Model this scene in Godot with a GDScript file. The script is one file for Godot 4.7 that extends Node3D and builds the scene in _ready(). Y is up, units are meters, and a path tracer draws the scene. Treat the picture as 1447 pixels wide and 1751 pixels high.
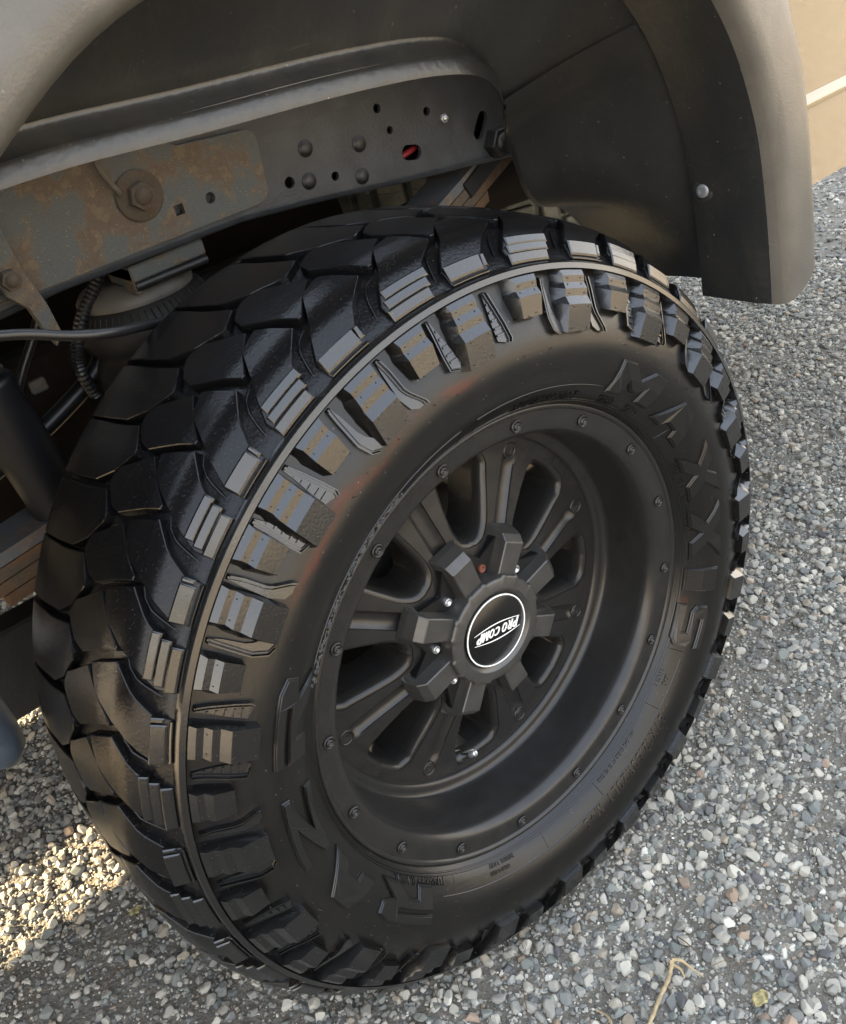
extends Node3D
# A pickup's rear wheel on gravel, in the shade of the truck.
# Metres; y up; x towards the tail of the truck; z out of its near side. Ground y = 0, wheel axis at (0, HUB, 0).

const HUB := 0.455
var rng := RandomNumberGenerator.new()
var noise := FastNoiseLite.new()
var M := {}
var used := {}

# ---------------------------------------------------------------- helpers
func lin(r: float, g: float, b: float) -> Color:
	return Color(r, g, b).linear_to_srgb()

func st_new() -> SurfaceTool:
	var st := SurfaceTool.new()
	st.begin(Mesh.PRIMITIVE_TRIANGLES)
	return st

func obj(called: String, st: SurfaceTool, m: Material, parent: Node = self) -> MeshInstance3D:
	st.generate_normals()
	var o := MeshInstance3D.new()
	o.name = called
	o.mesh = st.commit()
	o.material_override = m
	parent.add_child(o, true)
	return o

func inst(called: String, mesh: Mesh, m: Material, parent: Node, t := Transform3D()) -> MeshInstance3D:
	var o := MeshInstance3D.new()
	o.name = called
	o.mesh = mesh
	o.material_override = m
	o.transform = t
	parent.add_child(o, true)
	return o

func tag(o: Node, label: String, category := "", group := "", kind := "") -> Node:
	if label: o.set_meta("label", label)
	if category: o.set_meta("category", category)
	if group: o.set_meta("group", group)
	if kind: o.set_meta("kind", kind)
	return o

func tri(st: SurfaceTool, a: Vector3, b: Vector3, c: Vector3) -> void:
	st.add_vertex(a); st.add_vertex(b); st.add_vertex(c)

func quad(st: SurfaceTool, a: Vector3, b: Vector3, c: Vector3, d: Vector3) -> void:
	tri(st, a, b, c); tri(st, a, c, d)

func grid(st: SurfaceTool, rows: Array, group := 1, closed := false) -> void:
	st.set_smooth_group(group if group >= 0 else 0xFFFFFFFF)
	for i in rows.size() - 1:
		var a = rows[i]; var b = rows[i + 1]
		var n: int = a.size()
		for j in (n if closed else n - 1):
			var k := (j + 1) % n
			quad(st, a[j], a[k], b[k], b[j])

func fan(st: SurfaceTool, ring: Array, center: Vector3, flip := false) -> void:
	st.set_smooth_group(0xFFFFFFFF)
	for i in ring.size():
		var k := (i + 1) % ring.size()
		if flip: tri(st, center, ring[k], ring[i])
		else: tri(st, center, ring[i], ring[k])

# profile of (radius, z) turned round the z axis
func lathe(st: SurfaceTool, prof: Array, segs := 64, at := Vector3.ZERO, group := 1, from := 0.0, to := TAU) -> void:
	var full := absf(to - from - TAU) < 1e-6
	var rows := []
	for p in prof:
		var row := []
		for i in (segs if full else segs + 1):
			var a := from + (to - from) * i / segs
			row.append(at + Vector3(p[0] * cos(a), p[0] * sin(a), p[1]))
		rows.append(row)
	grid(st, rows, group, full)

func basis_to(dir: Vector3) -> Basis:      # a basis whose z points along dir
	var up := Vector3.UP if absf(dir.normalized().y) < 0.95 else Vector3.RIGHT
	return Basis.looking_at(-dir.normalized(), up)

func lathe_t(st: SurfaceTool, prof: Array, segs: int, t: Transform3D, group := 1) -> void:
	var rows := []
	for p in prof:
		var row := []
		for i in segs:
			var a := TAU * i / segs
			row.append(t * Vector3(p[0] * cos(a), p[0] * sin(a), p[1]))
		rows.append(row)
	grid(st, rows, group, true)

func smooth_path(pts: Array, per := 6) -> Array:
	var out := []
	for i in pts.size() - 1:
		var p0 = pts[maxi(i - 1, 0)]; var p1 = pts[i]; var p2 = pts[i + 1]; var p3 = pts[mini(i + 2, pts.size() - 1)]
		for k in per:
			var t := float(k) / per
			out.append(0.5 * (2.0 * p1 + (p2 - p0) * t + (2.0 * p0 - 5.0 * p1 + 4.0 * p2 - p3) * t * t + (3.0 * p1 - p0 - 3.0 * p2 + p3) * t * t * t))
	out.append(pts[-1])
	return out

func tube(st: SurfaceTool, path: Array, radius, segs := 10, group := 1) -> void:
	var rows := []
	var side := Vector3.ZERO
	for i in path.size():
		var d: Vector3 = (path[mini(i + 1, path.size() - 1)] - path[maxi(i - 1, 0)]).normalized()
		if side == Vector3.ZERO:
			side = d.cross(Vector3.UP if absf(d.y) < 0.9 else Vector3.RIGHT).normalized()
		side = (side - d * side.dot(d)).normalized()
		var up := d.cross(side)
		var r: float = radius[i] if radius is Array else radius
		var row := []
		for k in segs:
			var a := TAU * k / segs
			row.append(path[i] + (side * cos(a) + up * sin(a)) * r)
		rows.append(row)
	grid(st, rows, group, true)
	fan(st, rows[0], path[0]); fan(st, rows[-1], path[-1], true)

# box with chamfered edges; c centre, s size
func box(st: SurfaceTool, c: Vector3, s: Vector3, b := 0.002, t := Transform3D()) -> void:
	var h := s / 2.0
	b = minf(b, minf(h.x, minf(h.y, h.z)) * 0.9)
	st.set_smooth_group(0xFFFFFFFF)
	var f := func(x: float, y: float, z: float) -> Vector3: return t * (c + Vector3(x, y, z))
	var i := h - Vector3(b, b, b)
	for sg in [-1.0, 1.0]:
		var a: Array = [f.call(sg * h.x, -i.y, -i.z), f.call(sg * h.x, i.y, -i.z), f.call(sg * h.x, i.y, i.z), f.call(sg * h.x, -i.y, i.z)]
		var d: Array = [f.call(-i.x, sg * h.y, -i.z), f.call(-i.x, sg * h.y, i.z), f.call(i.x, sg * h.y, i.z), f.call(i.x, sg * h.y, -i.z)]
		var e: Array = [f.call(-i.x, -i.y, sg * h.z), f.call(i.x, -i.y, sg * h.z), f.call(i.x, i.y, sg * h.z), f.call(-i.x, i.y, sg * h.z)]
		for q in [a, d, e]: quad(st, q[0], q[1], q[2], q[3])
		for sj in [-1.0, 1.0]:
			quad(st, f.call(sg * h.x, sj * i.y, -i.z), f.call(sg * h.x, sj * i.y, i.z), f.call(sg * i.x, sj * h.y, i.z), f.call(sg * i.x, sj * h.y, -i.z))
			quad(st, f.call(sg * h.x, -i.y, sj * i.z), f.call(sg * h.x, i.y, sj * i.z), f.call(sg * i.x, i.y, sj * h.z), f.call(sg * i.x, -i.y, sj * h.z))
			quad(st, f.call(-i.x, sg * h.y, sj * i.z), f.call(i.x, sg * h.y, sj * i.z), f.call(i.x, sg * i.y, sj * h.z), f.call(-i.x, sg * i.y, sj * h.z))
			for sk in [-1.0, 1.0]:
				tri(st, f.call(sg * h.x, sj * i.y, sk * i.z), f.call(sg * i.x, sj * h.y, sk * i.z), f.call(sg * i.x, sj * i.y, sk * h.z))

# a flat outline given height, with a bevel; t carries (x, y, z) of the outline's own space into place
func inset(poly: PackedVector2Array, d: float) -> PackedVector2Array:
	var out := PackedVector2Array()
	var n := poly.size()
	var area := 0.0
	for i in n: area += poly[i].cross(poly[(i + 1) % n])
	var sg := 1.0 if area > 0.0 else -1.0
	for i in n:
		var e1 := (poly[i] - poly[(i + n - 1) % n]).normalized(); var e2 := (poly[(i + 1) % n] - poly[i]).normalized()
		var n1 := Vector2(-e1.y, e1.x) * sg; var n2 := Vector2(-e2.y, e2.x) * sg
		var m := n1 + n2
		var l := maxf(0.25, m.length_squared() / 2.0)
		out.append(poly[i] + m / (2.0 * l) * d)
	return out

func prism(st: SurfaceTool, poly: PackedVector2Array, z0: float, z1: float, bev: float, place: Callable) -> void:
	var top := inset(poly, bev)
	var n := poly.size()
	st.set_smooth_group(0xFFFFFFFF)
	var zb := z1 - bev if z1 > z0 else z1 + bev
	for i in n:
		var k := (i + 1) % n
		quad(st, place.call(poly[i].x, poly[i].y, z0), place.call(poly[k].x, poly[k].y, z0), place.call(poly[k].x, poly[k].y, zb), place.call(poly[i].x, poly[i].y, zb))
		quad(st, place.call(poly[i].x, poly[i].y, zb), place.call(poly[k].x, poly[k].y, zb), place.call(top[k].x, top[k].y, z1), place.call(top[i].x, top[i].y, z1))
	var ids := Geometry2D.triangulate_polygon(top)
	for i in range(0, ids.size(), 3):
		tri(st, place.call(top[ids[i]].x, top[ids[i]].y, z1), place.call(top[ids[i + 1]].x, top[ids[i + 1]].y, z1), place.call(top[ids[i + 2]].x, top[ids[i + 2]].y, z1))

func hexagon(r: float) -> PackedVector2Array:
	var p := PackedVector2Array()
	for i in 6: p.append(Vector2(r, 0).rotated(TAU * i / 6))
	return p

func bolt_mesh(r: float, h: float, washer := 0.0) -> ArrayMesh:    # hex head along +z
	var st := st_new()
	if washer > 0.0:
		lathe(st, [[0.0, 0.004], [washer * 0.93, 0.004], [washer, 0.003], [washer, 0.0]], 32)
	var id := func(x: float, y: float, z: float) -> Vector3: return Vector3(x, y, z)
	prism(st, hexagon(r), 0.0, h, r * 0.1, id)
	lathe(st, [[r * 0.62, h], [r * 0.58, h + 0.0025], [0.0, h + 0.003]], 20)
	st.generate_normals()
	return st.commit()

func lerp_tab(tab: Array, x: float, col := 1) -> float:     # rows sorted by column 0, rising
	if x <= tab[0][0]: return tab[0][col]
	for i in tab.size() - 1:
		if x <= tab[i + 1][0]:
			return lerpf(tab[i][col], tab[i + 1][col], (x - tab[i][0]) / (tab[i + 1][0] - tab[i][0]))
	return tab[-1][col]

# ---------------------------------------------------------------- textures and materials
func noise_tex(freq: float, seed_: int, size := 512, oct := 4, type := FastNoiseLite.TYPE_SIMPLEX_SMOOTH, ramp: Gradient = null, as_normal := false, bump := 4.0) -> NoiseTexture2D:
	var n := FastNoiseLite.new()
	n.noise_type = type; n.frequency = freq; n.seed = seed_; n.fractal_octaves = oct
	var t := NoiseTexture2D.new()
	t.width = size; t.height = size; t.seamless = true; t.noise = n
	if ramp: t.color_ramp = ramp
	t.as_normal_map = as_normal; t.bump_strength = bump
	return t

func ramp(stops: Array) -> Gradient:
	var g := Gradient.new()
	g.offsets = PackedFloat32Array(stops.map(func(s): return s[0]))
	g.colors = PackedColorArray(stops.map(func(s): return s[1]))
	return g

func mat(c: Color, rough: float, spec := 0.5, metal := 0.0) -> StandardMaterial3D:
	var m := StandardMaterial3D.new()
	m.albedo_color = c; m.roughness = rough; m.metallic_specular = spec; m.metallic = metal
	return m

func tri_map(m: StandardMaterial3D, scale: float, albedo: Texture2D, normal: Texture2D = null, nscale := 1.0) -> StandardMaterial3D:
	m.uv1_triplanar = true
	m.uv1_scale = Vector3.ONE * scale
	if albedo: m.albedo_texture = albedo
	if normal:
		m.normal_enabled = true; m.normal_texture = normal; m.normal_scale = nscale
	return m

func speckled(base: Color, var_: float, speck: Color, count: int, seed_: int, size := 512) -> ImageTexture:   # plain ground with uneven tone and dust specks
	var r := RandomNumberGenerator.new(); r.seed = seed_
	var n := FastNoiseLite.new(); n.seed = seed_; n.frequency = 0.012; n.fractal_octaves = 4
	var img := Image.create(size, size, false, Image.FORMAT_RGB8)
	for y in size:
		for x in size:
			var v := 1.0 + var_ * n.get_noise_2d(x, y) + var_ * 0.35 * (r.randf() - 0.5)
			img.set_pixel(x, y, Color(base.r * v, base.g * v, base.b * v))
	for i in count:
		var x := r.randi() % size; var y := r.randi() % size
		var k := r.randf_range(0.25, 1.0)
		img.set_pixel(x, y, img.get_pixel(x, y).lerp(speck, k))
		if r.randf() < 0.15: img.set_pixel((x + 1) % size, y, img.get_pixel((x + 1) % size, y).lerp(speck, k * 0.6))
	return ImageTexture.create_from_image(img)

func scratched(base: Color, seed_: int, size := 1024) -> ImageTexture:     # used black plastic: dried splashes, grit specks, fine scratches
	var r := RandomNumberGenerator.new(); r.seed = seed_
	var n := FastNoiseLite.new(); n.seed = seed_; n.frequency = 0.008; n.fractal_octaves = 5
	var n2 := FastNoiseLite.new(); n2.seed = seed_ + 1; n2.frequency = 0.05; n2.fractal_octaves = 3
	var img := Image.create(size, size, false, Image.FORMAT_RGB8)
	var mud := Color(0.30, 0.275, 0.235)
	for y in size:
		for x in size:
			var a := n.get_noise_2d(x, y * 0.45); var b := n2.get_noise_2d(x, y)
			var c := base.lerp(mud, clampf(0.18 + a * 0.75 + b * 0.35, 0.0, 1.0) * 0.42)
			var k := 1.0 + 0.16 * (r.randf() - 0.5)
			img.set_pixel(x, y, Color(c.r * k, c.g * k, c.b * k))
	for i in 210:
		var p := Vector2(r.randf() * size, r.randf() * size); var d := Vector2(r.randfn(), r.randfn() * 1.6).normalized()
		var l := int(r.randf_range(6, 60)); var c := mud.lerp(Color(0.55, 0.53, 0.48), r.randf()); var w := r.randf_range(0.15, 0.6)
		for k in l:
			p += d; d = d.rotated(r.randfn() * 0.04)
			var x := posmod(int(p.x), size); var y := posmod(int(p.y), size)
			img.set_pixel(x, y, img.get_pixel(x, y).lerp(c, w * sin(PI * float(k) / l)))
	for i in 1500:
		var x := r.randi() % size; var y := r.randi() % size; var s := 1 + (r.randi() % 3 if r.randf() < 0.2 else 0); var w := r.randf_range(0.2, 0.9)
		for q in s * s:
			var xx := posmod(x + q % s, size); var yy := posmod(y + q / s, size)
			img.set_pixel(xx, yy, img.get_pixel(xx, yy).lerp(Color(0.56, 0.53, 0.47), w))
	return ImageTexture.create_from_image(img)

func rust_image(seed_: int, blue_share: float) -> ImageTexture:
	var r := RandomNumberGenerator.new(); r.seed = seed_
	var a := FastNoiseLite.new(); a.seed = seed_; a.frequency = 0.009; a.fractal_octaves = 5
	var b := FastNoiseLite.new(); b.seed = seed_ + 7; b.frequency = 0.03; b.fractal_octaves = 4
	var img := Image.create(512, 512, false, Image.FORMAT_RGB8)
	var blue := Color(0.27, 0.285, 0.29); var grey := Color(0.325, 0.305, 0.275); var rust := Color(0.30, 0.262, 0.228); var ochre := Color(0.36, 0.325, 0.265)
	for y in 512:
		for x in 512:
			var n := a.get_noise_2d(x, y); var m := b.get_noise_2d(x, y)
			var c := grey.lerp(rust, smoothstep(-0.25, 0.35, n + 0.5 * m))
			c = c.lerp(ochre, smoothstep(0.12, 0.4, m) * 0.7)
			c = c.lerp(blue, smoothstep(0.16, -0.2, n + 0.22 * m + 0.3 - blue_share) * 0.9)
			var k := 1.0 + 0.16 * (r.randf() - 0.5)
			if r.randf() < 0.0015: c = Color(0.6, 0.57, 0.5)
			img.set_pixel(x, y, Color(c.r * k, c.g * k, c.b * k))
	return ImageTexture.create_from_image(img)

func side_image() -> ImageTexture:      # the sidewall's own colour: black rubber, a red powder rubbed on it, brown scuffs; x runs round the tyre, y from bead to shoulder
	var w := 2048; var h := 256
	var r := RandomNumberGenerator.new(); r.seed = 5
	var n := FastNoiseLite.new(); n.seed = 21; n.frequency = 0.02; n.fractal_octaves = 5
	var img := Image.create(w, h, false, Image.FORMAT_RGB8)
	var base := Color(0.066, 0.064, 0.062); var brown := Color(0.125, 0.112, 0.096); var red := Color(0.235, 0.055, 0.040)
	for y in h:
		var v := float(y) / h
		for x in w:
			var a := 360.0 * x / w
			var k := n.get_noise_2d(x * 0.6, y)
			var c := base.lerp(brown, clampf(0.25 + k * 0.9, 0.0, 1.0) * 0.45)
			if a > 88.0 and a < 143.0:
				var along := smoothstep(88.0, 97.0, a) * (1.0 - smoothstep(124.0, 143.0, a))
				var across := exp(-pow((v - 0.575 + 0.03 * sin(a * 0.35)) / 0.038, 2.0))
				var amt := along * across * (0.42 + 1.5 * k + 0.5 * r.randf())
				if r.randf() < amt: c = c.lerp(red, 0.5 + 0.4 * r.randf())
				elif amt > 0.2: c = c.lerp(red, minf(0.55, (amt - 0.2) * 0.7))
			if absf(a - 336.5) < 2.2 and absf(v - 0.13) < 0.04 and r.randf() < 0.8: c = c.lerp(red, 0.6)
			var g := 1.0 + 0.12 * (r.randf() - 0.5)
			if r.randf() < 0.0006: c = Color(0.55, 0.55, 0.53)
			img.set_pixel(x, y, Color(c.r * g, c.g * g, c.b * g))
	return ImageTexture.create_from_image(img)

func make_materials() -> void:
	var fine := noise_tex(0.12, 3, 512, 3, FastNoiseLite.TYPE_SIMPLEX_SMOOTH, null, true, 3.0)
	var grain := noise_tex(0.35, 4, 512, 2, FastNoiseLite.TYPE_SIMPLEX_SMOOTH, null, true, 5.0)
	var scuff := noise_tex(0.02, 8, 512, 5, FastNoiseLite.TYPE_SIMPLEX_SMOOTH, ramp([[0.0, Color(0.72, 0.72, 0.72)], [0.45, Color(0.9, 0.9, 0.9)], [0.62, Color(1, 1, 1)]]))
	var tread_tex := speckled(Color(0.052, 0.051, 0.054), 0.35, Color(0.55, 0.55, 0.52), 1100, 11)
	M.tread = tri_map(mat(Color.WHITE, 0.27, 0.36), 4.0, tread_tex, fine, 0.16)
	var lug_tex := speckled(Color(0.060, 0.058, 0.056), 0.30, Color(0.6, 0.57, 0.5), 500, 12)
	M.lug = tri_map(mat(Color.WHITE, 0.27, 0.5), 4.0, lug_tex, fine, 0.12)
	for m in [M.lug]:
		m.clearcoat_enabled = true; m.clearcoat = 0.45; m.clearcoat_roughness = 0.14
	M.side = mat(Color.WHITE, 0.32, 0.36)
	M.side.clearcoat_enabled = true; M.side.clearcoat = 0.2; M.side.clearcoat_roughness = 0.22
	M.side.albedo_texture = side_image()
	M.side.normal_enabled = true; M.side.normal_texture = fine; M.side.normal_scale = 0.05
	M.letter = mat(Color(0.078, 0.076, 0.074), 0.28, 0.5)
	var rim_tex := speckled(Color(0.182, 0.178, 0.173), 0.12, Color(0.42, 0.42, 0.42), 260, 13)
	M.rim = tri_map(mat(Color.WHITE, 0.26, 0.45, 0.45), 5.0, rim_tex, grain, 0.012)
	M.cap = tri_map(mat(Color(1.45, 1.45, 1.44), 0.33, 0.5, 0.5), 5.0, rim_tex, fine, 0.04)
	M.cover = tri_map(mat(Color(0.055, 0.055, 0.057), 0.34, 0.5), 5.0, null, fine, 0.04)
	M.logo_face = mat(Color(0.035, 0.035, 0.037), 0.25, 0.5)
	M.white = mat(Color(0.86, 0.86, 0.85), 0.4)
	M.steel = mat(Color(0.72, 0.73, 0.74), 0.3, 0.5, 0.85)
	M.zinc = mat(Color(0.50, 0.51, 0.52), 0.5, 0.5, 0.6)
	M.rusty_steel = mat(Color(0.40, 0.22, 0.16), 0.6, 0.5, 0.2)
	M.barrel_back = tri_map(mat(Color.WHITE, 0.6), 4.0, speckled(Color(0.40, 0.36, 0.31), 0.3, Color(0.6, 0.55, 0.5), 100, 14))
	M.drum = tri_map(mat(Color(0.6, 0.6, 0.6), 0.7), 4.0, rust_image(31, 0.1))
	var flare_tex := speckled(Color(0.272, 0.262, 0.240), 0.16, Color(0.55, 0.53, 0.48), 120, 15)
	M.flare = tri_map(mat(Color.WHITE, 0.42, 0.5), 2.0, flare_tex, grain, 0.08)
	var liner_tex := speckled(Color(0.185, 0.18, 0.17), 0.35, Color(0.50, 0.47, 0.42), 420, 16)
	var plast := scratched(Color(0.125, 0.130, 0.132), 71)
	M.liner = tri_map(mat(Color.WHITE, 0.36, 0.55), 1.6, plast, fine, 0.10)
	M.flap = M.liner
	M.frame = tri_map(mat(Color.WHITE, 0.55), 3.0, speckled(Color(0.150, 0.163, 0.182), 0.3, Color(0.5, 0.48, 0.44), 200, 17), fine, 0.15)
	M.rust = tri_map(mat(Color.WHITE, 0.75, 0.35), 3.2, rust_image(41, 0.36), grain, 0.25)
	M.rust_brown = tri_map(mat(Color(0.84, 0.82, 0.81), 0.8, 0.3), 6.0, rust_image(43, 0.02), grain, 0.3)
	M.leaf_rust = tri_map(mat(Color(1.2, 1.05, 0.92), 0.75, 0.4), 3.0, rust_image(48, 0.1), grain, 0.2)
	M.exhaust = tri_map(mat(Color(0.42, 0.38, 0.36), 0.8, 0.3), 6.0, rust_image(44, 0.1), grain, 0.3)
	M.leaf = tri_map(mat(Color(1.25, 1.25, 1.3), 0.6, 0.5), 3.0, rust_image(47, 0.5), grain, 0.2)
	M.black_steel = tri_map(mat(Color(0.55, 0.56, 0.6), 0.5), 3.0, liner_tex, fine, 0.1)
	M.dusty_rubber = tri_map(mat(Color(0.80, 0.80, 0.80), 0.6, 0.4), 3.0, liner_tex, fine, 0.2)
	M.dusty_alu = tri_map(mat(Color(1.0, 0.98, 0.94), 0.6), 3.0, speckled(Color(0.33, 0.32, 0.305), 0.3, Color(0.6, 0.58, 0.5), 90, 18), fine, 0.15)
	M.hose = mat(Color(0.10, 0.10, 0.105), 0.38)
	M.bump = tri_map(mat(Color(0.9, 0.98, 1.08), 0.55), 3.0, speckled(Color(0.25, 0.265, 0.28), 0.25, Color(0.5, 0.5, 0.48), 80, 20), fine, 0.1)
	M.navy = mat(Color(0.065, 0.072, 0.092), 0.45)
	M.red_wire = mat(Color(0.42, 0.05, 0.09), 0.55)
	M.spare = tri_map(mat(Color(0.88, 0.95, 1.05), 0.85, 0.3), 3.0, speckled(Color(0.52, 0.49, 0.42), 0.4, Color(0.65, 0.6, 0.5), 300, 19), grain, 0.2)
	M.paint = mat(Color(0.30, 0.285, 0.25), 0.14, 0.6, 0.6)
	M.paint.clearcoat_enabled = true; M.paint.clearcoat = 1.0; M.paint.clearcoat_roughness = 0.03
	M.glass = mat(Color(0.03, 0.035, 0.04), 0.05, 0.6)
	# gravel and ground
	var dirt := Image.create(1024, 1024, false, Image.FORMAT_RGB8)
	var nd := FastNoiseLite.new(); nd.seed = 61; nd.frequency = 0.006; nd.fractal_octaves = 4
	var cell := FastNoiseLite.new(); cell.seed = 62; cell.noise_type = FastNoiseLite.TYPE_CELLULAR; cell.frequency = 0.09; cell.cellular_return_type = FastNoiseLite.RETURN_CELL_VALUE
	var r := RandomNumberGenerator.new(); r.seed = 63
	for y in 1024:
		for x in 1024:
			var c := Color(0.365, 0.34, 0.30).lerp(Color(0.45, 0.425, 0.385), clampf(0.5 + nd.get_noise_2d(x, y), 0.0, 1.0))
			var k := cell.get_noise_2d(x, y)
			c = c.lerp(Color(0.60, 0.585, 0.55) if k > 0.3 else Color(0.40, 0.40, 0.40), 0.45 * absf(k))
			var g := 1.0 + 0.3 * (r.randf() - 0.5)
			dirt.set_pixel(x, y, Color(c.r * g, c.g * g, c.b * g))
	M.ground = tri_map(mat(Color.WHITE, 0.95, 0.3), 1.4, ImageTexture.create_from_image(dirt), noise_tex(0.09, 64, 1024, 4, FastNoiseLite.TYPE_CELLULAR, null, true, 9.0), 0.45)
	M.ground.uv1_world_triplanar = true
	M.yard = tri_map(mat(Color(1.6, 1.58, 1.55), 0.95, 0.3), 1.4, ImageTexture.create_from_image(dirt), noise_tex(0.06, 65, 1024, 3, FastNoiseLite.TYPE_CELLULAR, null, true, 9.0), 1.0)  # ground texture brightened to strengthen the bounce from the sunlit yard
	M.yard.uv1_world_triplanar = true
	M.stone = tri_map(mat(Color.WHITE, 0.85, 0.4), 14.0, noise_tex(0.05, 66, 256, 4, FastNoiseLite.TYPE_SIMPLEX_SMOOTH, ramp([[0.0, Color(0.72, 0.72, 0.72)], [1.0, Color(1, 1, 1)]])), fine, 0.3)
	M.stone.vertex_color_use_as_albedo = true
	M.grit = mat(Color.WHITE, 0.9, 0.3)
	M.grit.vertex_color_use_as_albedo = true
	M.root = tri_map(mat(Color.WHITE, 0.85), 20.0, speckled(Color(0.58, 0.51, 0.39), 0.3, Color(0.4, 0.3, 0.2), 600, 67, 256))
	M.dry_leaf = mat(Color(0.60, 0.55, 0.38), 0.85)
	M.litter = mat(Color(0.36, 0.28, 0.19), 0.9)
	M.bark = mat(Color(0.30, 0.25, 0.20), 0.9)
	M.foliage = mat(Color.WHITE, 0.8)
	M.foliage.vertex_color_use_as_albedo = true
	M.grass = mat(Color(0.50, 0.45, 0.30), 0.95)
	M.road = mat(Color(0.27, 0.27, 0.28), 0.9)

# ---------------------------------------------------------------- tyre
const TP := [[-0.312, 0.390], [-0.292, 0.425], [-0.272, 0.448], [-0.26, 0.457], [-0.244, 0.4635], [-0.215, 0.467], [-0.17, 0.469], [-0.135, 0.470], [-0.10, 0.469], [-0.06, 0.467], [-0.036, 0.463], [-0.02, 0.456], [-0.008, 0.446], [0.003, 0.4365], [0.0095, 0.4285], [0.013, 0.424]]
const SIDE := [[0.279, 0.002], [0.284, 0.009], [0.290, 0.016], [0.300, 0.0235], [0.310, 0.030], [0.320, 0.0345], [0.330, 0.0368], [0.340, 0.0382], [0.350, 0.0376], [0.360, 0.0350], [0.370, 0.0312], [0.380, 0.0265], [0.390, 0.0213], [0.400, 0.0160], [0.410, 0.0112], [0.4195, 0.0070]]

func tread_r(z: float) -> float: return lerp_tab(TP, z)
func side_z(r: float) -> float: return lerp_tab(SIDE, r)

func tread_pt(a: float, z: float, lift: float) -> Vector3:      # a in radians; lift along the surface normal
	var dz := 0.002
	var dr := tread_r(z + dz) - tread_r(z - dz)
	var n := Vector2(2.0 * dz, -dr).normalized()               # (radial, axial)
	var r := tread_r(z) + n.x * lift
	var zz := z + n.y * lift
	return Vector3(r * cos(a), r * sin(a), zz)

# a block of tread: at each z it spans lo..hi degrees round the centre angle c
func tread_block(st: SurfaceTool, c: float, sc: float, stations: Array, bev := 0.0009, top := 0.0, depth := 0.016) -> void:
	var zs := []
	for i in stations.size() - 1:
		var n := maxi(1, int(ceil((stations[i + 1][0] - stations[i][0]) / 0.007)))
		for k in n: zs.append(lerpf(stations[i][0], stations[i + 1][0], float(k) / n))
	zs.append(stations[-1][0])
	var cols := 7
	var rows := []; var edge := []; var base := []
	for i in zs.size():
		var z: float = zs[i]
		var lo := lerp_tab(stations, z, 1) * sc; var hi := lerp_tab(stations, z, 2) * sc
		var zi := z
		if i == 0: zi = z + bev
		if i == zs.size() - 1: zi = z - bev
		var da := rad_to_deg(bev / 0.46)
		var l2 := lo + da; var h2 := hi - da
		if l2 > h2: l2 = (lo + hi) / 2.0 - 0.02; h2 = l2 + 0.04
		var row := []; var er := []; var br := []
		for k in cols:
			var u := float(k) / (cols - 1)
			row.append(tread_pt(deg_to_rad(c + lerpf(l2, h2, u)), zi, top))
			er.append(tread_pt(deg_to_rad(c + lerpf(lo, hi, u)), z, top - bev * 0.9))
			var spread := 0.32
			var zb := z
			if i == 0: zb = z - 0.002
			if i == zs.size() - 1: zb = z + 0.001
			br.append(tread_pt(deg_to_rad(c + lerpf(lo - spread, hi + spread, u)), zb, -depth))
		rows.append(row); edge.append(er); base.append(br)
	grid(st, rows, 1)
	var loops := []
	for g in [rows, edge, base]:
		var l := []
		for i in g.size(): l.append(g[i][0])
		for k in range(1, cols): l.append(g[-1][k])
		for i in range(g.size() - 2, -1, -1): l.append(g[i][cols - 1])
		for k in range(cols - 2, 0, -1): l.append(g[0][k])
		loops.append(l)
	grid(st, [loops[0], loops[1]], 0xFFFFFFFF, true)
	grid(st, [loops[1], loops[2]], 0xFFFFFFFF, true)

# raised plate on the shoulder between z0 and z1, lifted l0 at z0 and l1 at z1
func shoulder_plate(st: SurfaceTool, c: float, lo: float, hi: float, z0: float, z1: float, l0: float, l1: float, bev := 0.0012) -> void:
	var cols := 6
	var rows := []; var base := []; var eds := []
	for i in 2:
		var row := []; var br := []; var er := []
		for k in cols:
			var u := float(k) / (cols - 1)
			var da := rad_to_deg(bev / 0.45)
			var z := z0 + bev if i == 0 else z1 - bev
			row.append(tread_pt(deg_to_rad(c + lerpf(lo + da, hi - da, u)), z, l0 if i == 0 else l1))
			er.append(tread_pt(deg_to_rad(c + lerpf(lo, hi, u)), z0 if i == 0 else z1, (l0 if i == 0 else l1) - bev))
			br.append(tread_pt(deg_to_rad(c + lerpf(lo, hi, u)), z0 if i == 0 else z1, -0.006))
		rows.append(row); base.append(br); eds.append(er)
	grid(st, rows, 0xFFFFFFFF)
	var loops := []
	for g in [rows, eds, base]:
		var l := []
		for k in cols: l.append(g[0][k])
		for k in range(cols - 1, -1, -1): l.append(g[1][k])
		loops.append(l)
	grid(st, loops, 0xFFFFFFFF, true)

func side_pt(a: float, r: float, z: float) -> Vector3: return Vector3(r * cos(a), r * sin(a), z)

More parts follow.
